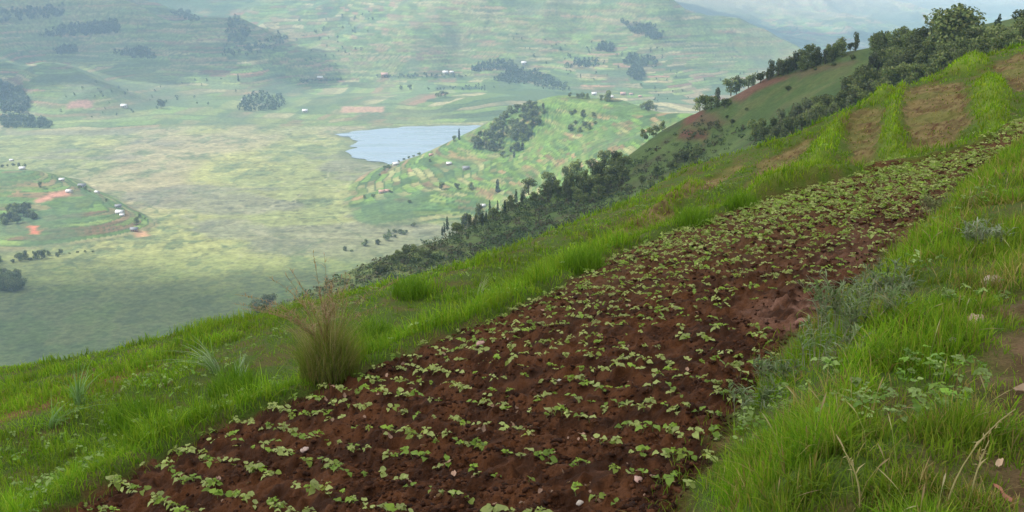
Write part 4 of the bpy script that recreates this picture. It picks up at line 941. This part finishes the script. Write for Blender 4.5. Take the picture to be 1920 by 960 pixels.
    row(hD, [(1083, 184), (1092, 185), (1101, 186), (1068, 183), (1128, 188)], (8, 13), ['broad'], 'small tree on the hilltop left of the houses', 'trees on the hilltop left of the houses')
    row(hD, [(1203, 205), (1211, 204), (1219, 206), (1228, 208), (1215, 210)], (11, 19), ['broad'], 'grey green tree at the right end of the hilltop', 'trees at the right end of the hilltop')
    one(hD, 861, 262, 22, 'cypress', 'narrow dark cypress at the lake shore')
    one(hD, 851, 266, 12, 'broad', 'small round tree next to the cypress at the lake shore')
    row(hD, [(757, 300), (766, 297), (776, 294), (786, 291), (748, 304), (730, 316), (722, 320), (712, 330), (806, 304)], (6, 11), ['broad', 'bush'], 'small tree along the shore path below the lake', 'shore trees')
    one(hD, 933, 360, 26, 'cypress', 'dark upright tree standing alone in the terraced fields', 1.6)
    row(hD, [(828, 356), (857, 355), (883, 355)], (11, 17), ['broad'], 'one of three small dark trees in a line across the terraced fields', 'three trees in a line on the terraces')
    row(hD, [(733, 362), (700, 372), (683, 372), (768, 380), (790, 452), (758, 440)], (7, 11), ['broad', 'bush'], 'little bush among the lakeside terraces', 'bushes among the lakeside terraces')
    # island hill on the left
    row(hD, spread_px([(0, 424), (20, 392), (50, 388), (66, 402), (60, 418)], 14, 9, 11), (12, 20), ['broad', 'dome'], 'dark tree in the grove on the left green hill', 'grove on the left green hill')
    one(hD, 75, 352, 12, 'broad', 'small dark tree on the green slope under the hill crest houses')
    one(hD, 257, 420, 15, 'broad', 'dark tree beside the lowest house of the green hill')
    row(hD, [(5, 314), (14, 312), (24, 311), (36, 312), (46, 313), (-6, 315)], (7, 11), ['broad', 'bush'], 'dark tree behind the top house of the green hill', 'trees behind the top house')
    row(hD, [(150, 354), (160, 356), (168, 360), (200, 378), (262, 408), (272, 412)], (5, 9), ['broad', 'bush'], 'tiny tree along the ridge of the green hill', 'tiny trees along the green ridge')
    row(hD, spread_px([(-20, 500), (60, 488), (122, 482), (122, 474), (60, 478), (-20, 488)], 20, 8, 12), (11, 18), ['broad', 'bush'], 'dark tree in the hedge at the foot of the green hill', 'hedge at the foot of the green hill')
    row(hD, [(130, 476), (145, 474), (160, 473), (174, 473)], (5, 8), ['bush'], 'low bush at the end of the hedge below the green hill', 'bushes ending the hedge')
    row(hD, spread_px([(-30, 545), (0, 515), (35, 516), (46, 535), (30, 546)], 12, 12, 13), (20, 30), ['broad', 'dome'], 'big dark tree at the left edge below the hedge', 'trees at the left edge')
    # far single trees
    one(hD, 302, 203, 20, 'broad', 'lone dark tree on the far lower slope', 1.0)
    one(hD, 447, 152, 14, 'cypress', 'thin far tree on the slope above the small grove', 1.2)
    row(hD, [(822, 182), (829, 181), (836, 182), (818, 181)], (8, 11), ['broad'], 'dark tree in the small square grove beyond the lake', 'square grove beyond the lake')
    row(hD, [(752, 168), (768, 168)], (8, 10), ['broad'], 'one of a pair of small trees left of the square grove', 'pair of far trees')
    # far woods: masses of trees that cannot be told apart
    parts = []
    r = np.random.default_rng(77)
    patchl = [([(0, 160), (35, 165), (55, 195), (50, 215), (0, 210)], 150, 14), ([(0, 218), (60, 222), (100, 232), (95, 240), (0, 242)], 110, 12), ([(445, 205), (470, 178), (515, 178), (540, 192), (520, 206), (460, 212)], 90, 11),
              ([(880, 132), (905, 118), (960, 116), (965, 130), (900, 135)], 70, 9), ([(925, 150), (960, 130), (1010, 136), (1060, 160), (1070, 172), (1030, 170), (990, 158), (950, 158)], 170, 10), ([(1060, 128), (1080, 112), (1120, 114), (1122, 126)], 45, 9),
              ([(1115, 96), (1130, 80), (1152, 86), (1150, 98)], 40, 9), ([(1168, 120), (1180, 104), (1228, 110), (1236, 126), (1210, 128)], 70, 9), ([(1172, 140), (1185, 126), (1208, 134), (1206, 150), (1190, 150)], 50, 10),
              ([(415, 105), (425, 40), (440, 25), (470, 60), (450, 95), (520, 66), (540, 72), (535, 90), (460, 106)], 120, 9), ([(700, 145), (760, 142), (800, 141), (880, 143), (870, 146), (760, 147)], 40, 6), ([(560, 152), (600, 150), (640, 148), (640, 152), (570, 156)], 30, 6),
              ([(60, 70), (120, 50), (220, 40), (230, 55), (130, 70)], 130, 9), ([(150, 60), (210, 50), (225, 62), (160, 68)], 60, 9), ([(100, 95), (140, 85), (150, 98), (110, 105)], 40, 9), ([(205, 100), (270, 90), (300, 110), (250, 112)], 60, 9),
              ([(320, 25), (350, 22), (380, 40), (350, 40)], 40, 8), ([(1160, 40), (1220, 50), (1250, 70), (1230, 75), (1180, 60)], 70, 9), ([(790, 170), (900, 160), (930, 165), (900, 172)], 26, 6),
              ([(0, 20), (120, 10), (120, 30), (0, 45)], 90, 9), ([(540, 40), (700, 20), (720, 120), (560, 130)], 45, 6), ([(950, 60), (1400, 110), (1450, 160), (1250, 200), (1000, 120)], 80, 6), ([(100, 150), (420, 140), (500, 200), (120, 235)], 40, 6)]
    for poly, n, hp in patchl:
        q = spread_px(poly, n, 2.2, int(r.integers(1e6)), 1.5); Wp = hD(q[:, 0], q[:, 1])
        for p in Wp:
            h = hp*p[1]/F*r.uniform(.6, 1.15); w_ = h*.30
            parts.append(leaf_cloud([(p[0], p[1], p[2]+h*.45, w_, w_, h*.48, r.uniform(.75, 1.2)), (p[0]+r.normal(0, w_*.6), p[1], p[2]+h*.65, w_*.7, w_*.7, h*.3, r.uniform(.8, 1.2))], 34, h*.28, [(.034, .056, .028), (.042, .066, .030), (.028, .046, .026)], int(r.integers(1e9))))
    V, Fq, c = join(parts); tag(mesh_np('woodland', V, Fq, M_TREE, c), 'far woods scattered over the slopes beyond the lake', 'woodland', kind='stuff')
    # scrub over the rough slopes of the spur
    parts = []
    q = np.concatenate([spread_px([(660, 512), (820, 445), (980, 375), (1180, 320), (1160, 400), (1000, 450), (880, 490), (700, 550)], 620, 4.2, 21, 1.4),
                        spread_px([(1180, 300), (1320, 215), (1400, 240), (1390, 280), (1280, 330), (1150, 390)], 110, 7, 22, 1.4), spread_px([(300, 660), (660, 512), (680, 560), (420, 640)], 130, 6, 23, 1.4),
                        spread_px([(1400, 265), (1640, 150), (1760, 100), (1930, 70), (1930, 100), (1760, 148), (1650, 195), (1540, 255), (1400, 285)], 260, 5, 24, 1.4)])
    Wp = hB(q[:, 0], q[:, 1])
    for p in Wp:
        h = r.uniform(1.0, 2.8); brown = r.uniform() < .35
        parts.append(leaf_cloud([(p[0], p[1], p[2]+h*.35, h*.8, h*.8, h*.5, r.uniform(.8, 1.2)), (p[0]+r.normal(0, h*.6), p[1]+r.normal(0, h*.6), p[2]+h*.3, h*.6, h*.6, h*.4, r.uniform(.8, 1.2))], 44, h*.34,
                                [(.060, .052, .026), (.050, .050, .022)] if brown else [(.036, .060, .018), (.050, .076, .022), (.030, .048, .018)], int(r.integers(1e9))))
    V, Fq, c = join(parts); tag(mesh_np('scrub', V, Fq, M_TREE, c), 'low mixed scrub covering the rough slope of the spur', 'scrub', kind='stuff')
# ------------------------------------------------------------------ houses
def box(x0, x1, y0, y1, z0, z1):
    V = np.array([(x, y, z) for z in (z0, z1) for y in (y0, y1) for x in (x0, x1)], float)
    return V, np.array([[0, 2, 3, 1], [4, 5, 7, 6], [0, 1, 5, 4], [2, 6, 7, 3], [0, 4, 6, 2], [1, 3, 7, 5]])
def build_houses():
    MW = {'mud': mat_plain('mud_wall', (.33, .20, .13), .9, .8, .25), 'white': mat_plain('limewashed_wall', (.50, .46, .40), .9, .8, .15), 'grey': mat_plain('grey_wall', (.40, .37, .34), .9, .8, .2)}
    MR = {'tin': mat_plain('tin_roof', (.50, .50, .50), .45, .5, .12, .0), 'rust': mat_plain('rusty_tin_roof', (.34, .20, .16), .7, .5, .3), 'dark': mat_plain('dark_tin_roof', (.15, .155, .17), .6, .5, .2)}
    MD = mat_plain('plank_door', (.10, .07, .05), .8, 2, .3); MG = mat_plain('window_shutter', (.07, .08, .09), .6, 2, .2)
    cache = {}
    def house(u, v, w, az, wall, roof, label):
        p = hD(u, v)[0]
        if (wall, roof) not in cache:
            L, Wd, H, R = 1.0, .62, .33, .24      # per metre of length
            bV = [(-L/2, -Wd/2, -.2), (L/2, -Wd/2, -.2), (L/2, Wd/2, -.2), (-L/2, Wd/2, -.2), (-L/2, -Wd/2, H), (L/2, -Wd/2, H), (L/2, Wd/2, H), (-L/2, Wd/2, H), (-L/2, 0, H+R*.92), (L/2, 0, H+R*.92)]
            mw = mesh_np('wall', np.array(bV), [np.array([[0, 1, 5, 4], [2, 3, 7, 6]]), np.array([[1, 2, 6, 9, 5], [3, 0, 4, 8, 7]]), np.array([[0, 3, 2, 1]])], MW[wall], link=False).data
            rp = []
            for s in (-1, 1):
                e = np.array([[-.56, s*.40, H-.055], [.56, s*.40, H-.055], [.56, 0, H+R], [-.56, 0, H+R]]); t = e+np.array([0, 0, .03])
                V = np.concatenate([e, t]); rp.append((V, np.array([[0, 1, 2, 3], [4, 5, 6, 7], [0, 1, 5, 4], [1, 2, 6, 5], [2, 3, 7, 6], [3, 0, 4, 7]]), C3(1, 1, 1)))
            V, Fq, c = join(rp); mr = mesh_np('roof', V, Fq, MR[roof], link=False).data
            V, Fq = box(-.06, .06, -Wd/2-.012, -Wd/2-.002, -.02, .23); md = mesh_np('door', V, Fq, MD, link=False).data
            V, Fq = box(-.06, .06, -Wd/2-.012, -Wd/2-.002, .10, .22); mg = mesh_np('window', V, Fq, MG, link=False).data
            cache[(wall, roof)] = (mw, mr, md, mg)
        mw, mr, md, mg = cache[(wall, roof)]
        e = empty('house', p, az, w*.8); tag(e, label, 'house')
        for nm, me, x in (('wall', mw, 0), ('roof', mr, 0), ('door', md, 0), ('window', mg, -.3), ('window', mg, .3)):
            o = bpy.data.objects.new(nm, me); COL.objects.link(o); o.parent = e; o.location = (x, 0, 0)
    house(42, 318, 11, .2, 'white', 'tin', 'white roofed house on the very crest of the left green hill')
    house(22, 302, 8, .1, 'grey', 'tin', 'small pale house behind the trees of the green hill crest')
    house(116, 339, 9, .3, 'white', 'tin', 'white house on the ridge path right of the crest house')
    house(130, 361, 10, -.2, 'white', 'tin', 'white house above the red earth plots on the green hill')
    house(154, 351, 12, .2, 'grey', 'dark', 'dark roofed house in the middle of the green ridge')
    house(182, 362, 8, -.4, 'white', 'tin', 'small white house right of the dark roofed house on the ridge')
    house(222, 389, 10, .3, 'grey', 'dark', 'grey house just behind the brightest house of the green ridge')
    house(225, 401, 12, -.1, 'white', 'tin', 'brightest white roofed house on the descending ridge')
    house(229, 405, 7, .2, 'white', 'tin', 'little white shed below the brightest house of the ridge')
    house(252, 433, 11, .1, 'mud', 'dark', 'dark roofed house at the lowest end of the green hill')
    house(716, 362, 11, .2, 'white', 'rust', 'pale house at the left tip of the lakeside terraces')
    house(726, 360, 9, -.2, 'grey', 'rust', 'rusty roofed house beside the tree at the terrace tip')
    house(742, 310, 12, .5, 'white', 'tin', 'white house by the shore below the lake')
    house(842, 309, 10, .1, 'mud', 'tin', 'mud house on the upper lakeside terraces')
    house(874, 318, 12, .0, 'grey', 'dark', 'grey roofed house right of the mud house on the terraces')
    house(808, 292, 8, .3, 'mud', 'rust', 'small brown house at the shore path bend')
    house(1114, 178, 15, .1, 'white', 'tin', 'bright white roofed house on the wooded hilltop')
    house(1146, 184, 9, -.2, 'white', 'tin', 'small white house under the tall hilltop tree')
    house(1168, 178, 16, .0, 'mud', 'rust', 'long reddish house on the hilltop')
    house(1183, 178, 11, .2, 'white', 'rust', 'pinkish house with a dark door right of the long reddish one')
    house(1200, 182, 10, -.1, 'mud', 'rust', 'brown house at the right end of the hilltop row')
    house(572, 210, 14, .1, 'white', 'tin', 'white house alone at the edge of the swamp')
    house(233, 201, 16, .0, 'white', 'tin', 'white house at the foot of the far left slope')
    house(721, 143, 22, .1, 'mud', 'rust', 'long brown house in the far village row')
    house(835, 138, 17, .0, 'white', 'tin', 'white house at the centre of the far village row')
    house(847, 137, 13, .2, 'grey', 'tin', 'grey house right of the white one in the far village row')
    house(600, 148, 17, .1, 'mud', 'tin', 'pale house left on the far village row')
    house(982, 120, 16, .1, 'white', 'tin', 'white house among the far woods above the lake')
    house(457, 190, 12, .1, 'white', 'tin', 'small white house left of the far grove')
    house(905, 388, 9, .2, 'grey', 'tin', 'pale house half hidden by the slim trees of the spur')
build_A(); build_far(); build_grass(); build_seedlings(); build_near_things(); build_trees(); build_houses()
THIN = [(40, 100, -30, 380, 300, 15), (160, 420, -60, 420, 200, 16),
          (-420, 880, -330, 420, 260, 22), ]
DENSE = [(-1250, 3000, -200, 620, 330, 30), (-1000, 2750, -230, 260, 120, 10), (-1350, 2450, -250, 260, 160, 12), (-150, 4150, -250, 360, 300, 18), (1150, 4500, -300, 900, 480, 44)]
build_clouds(THIN, CLOUD_T); build_clouds(DENSE, .28)
build_haze((-8000, -60, -900), (8000, 9400, 500))
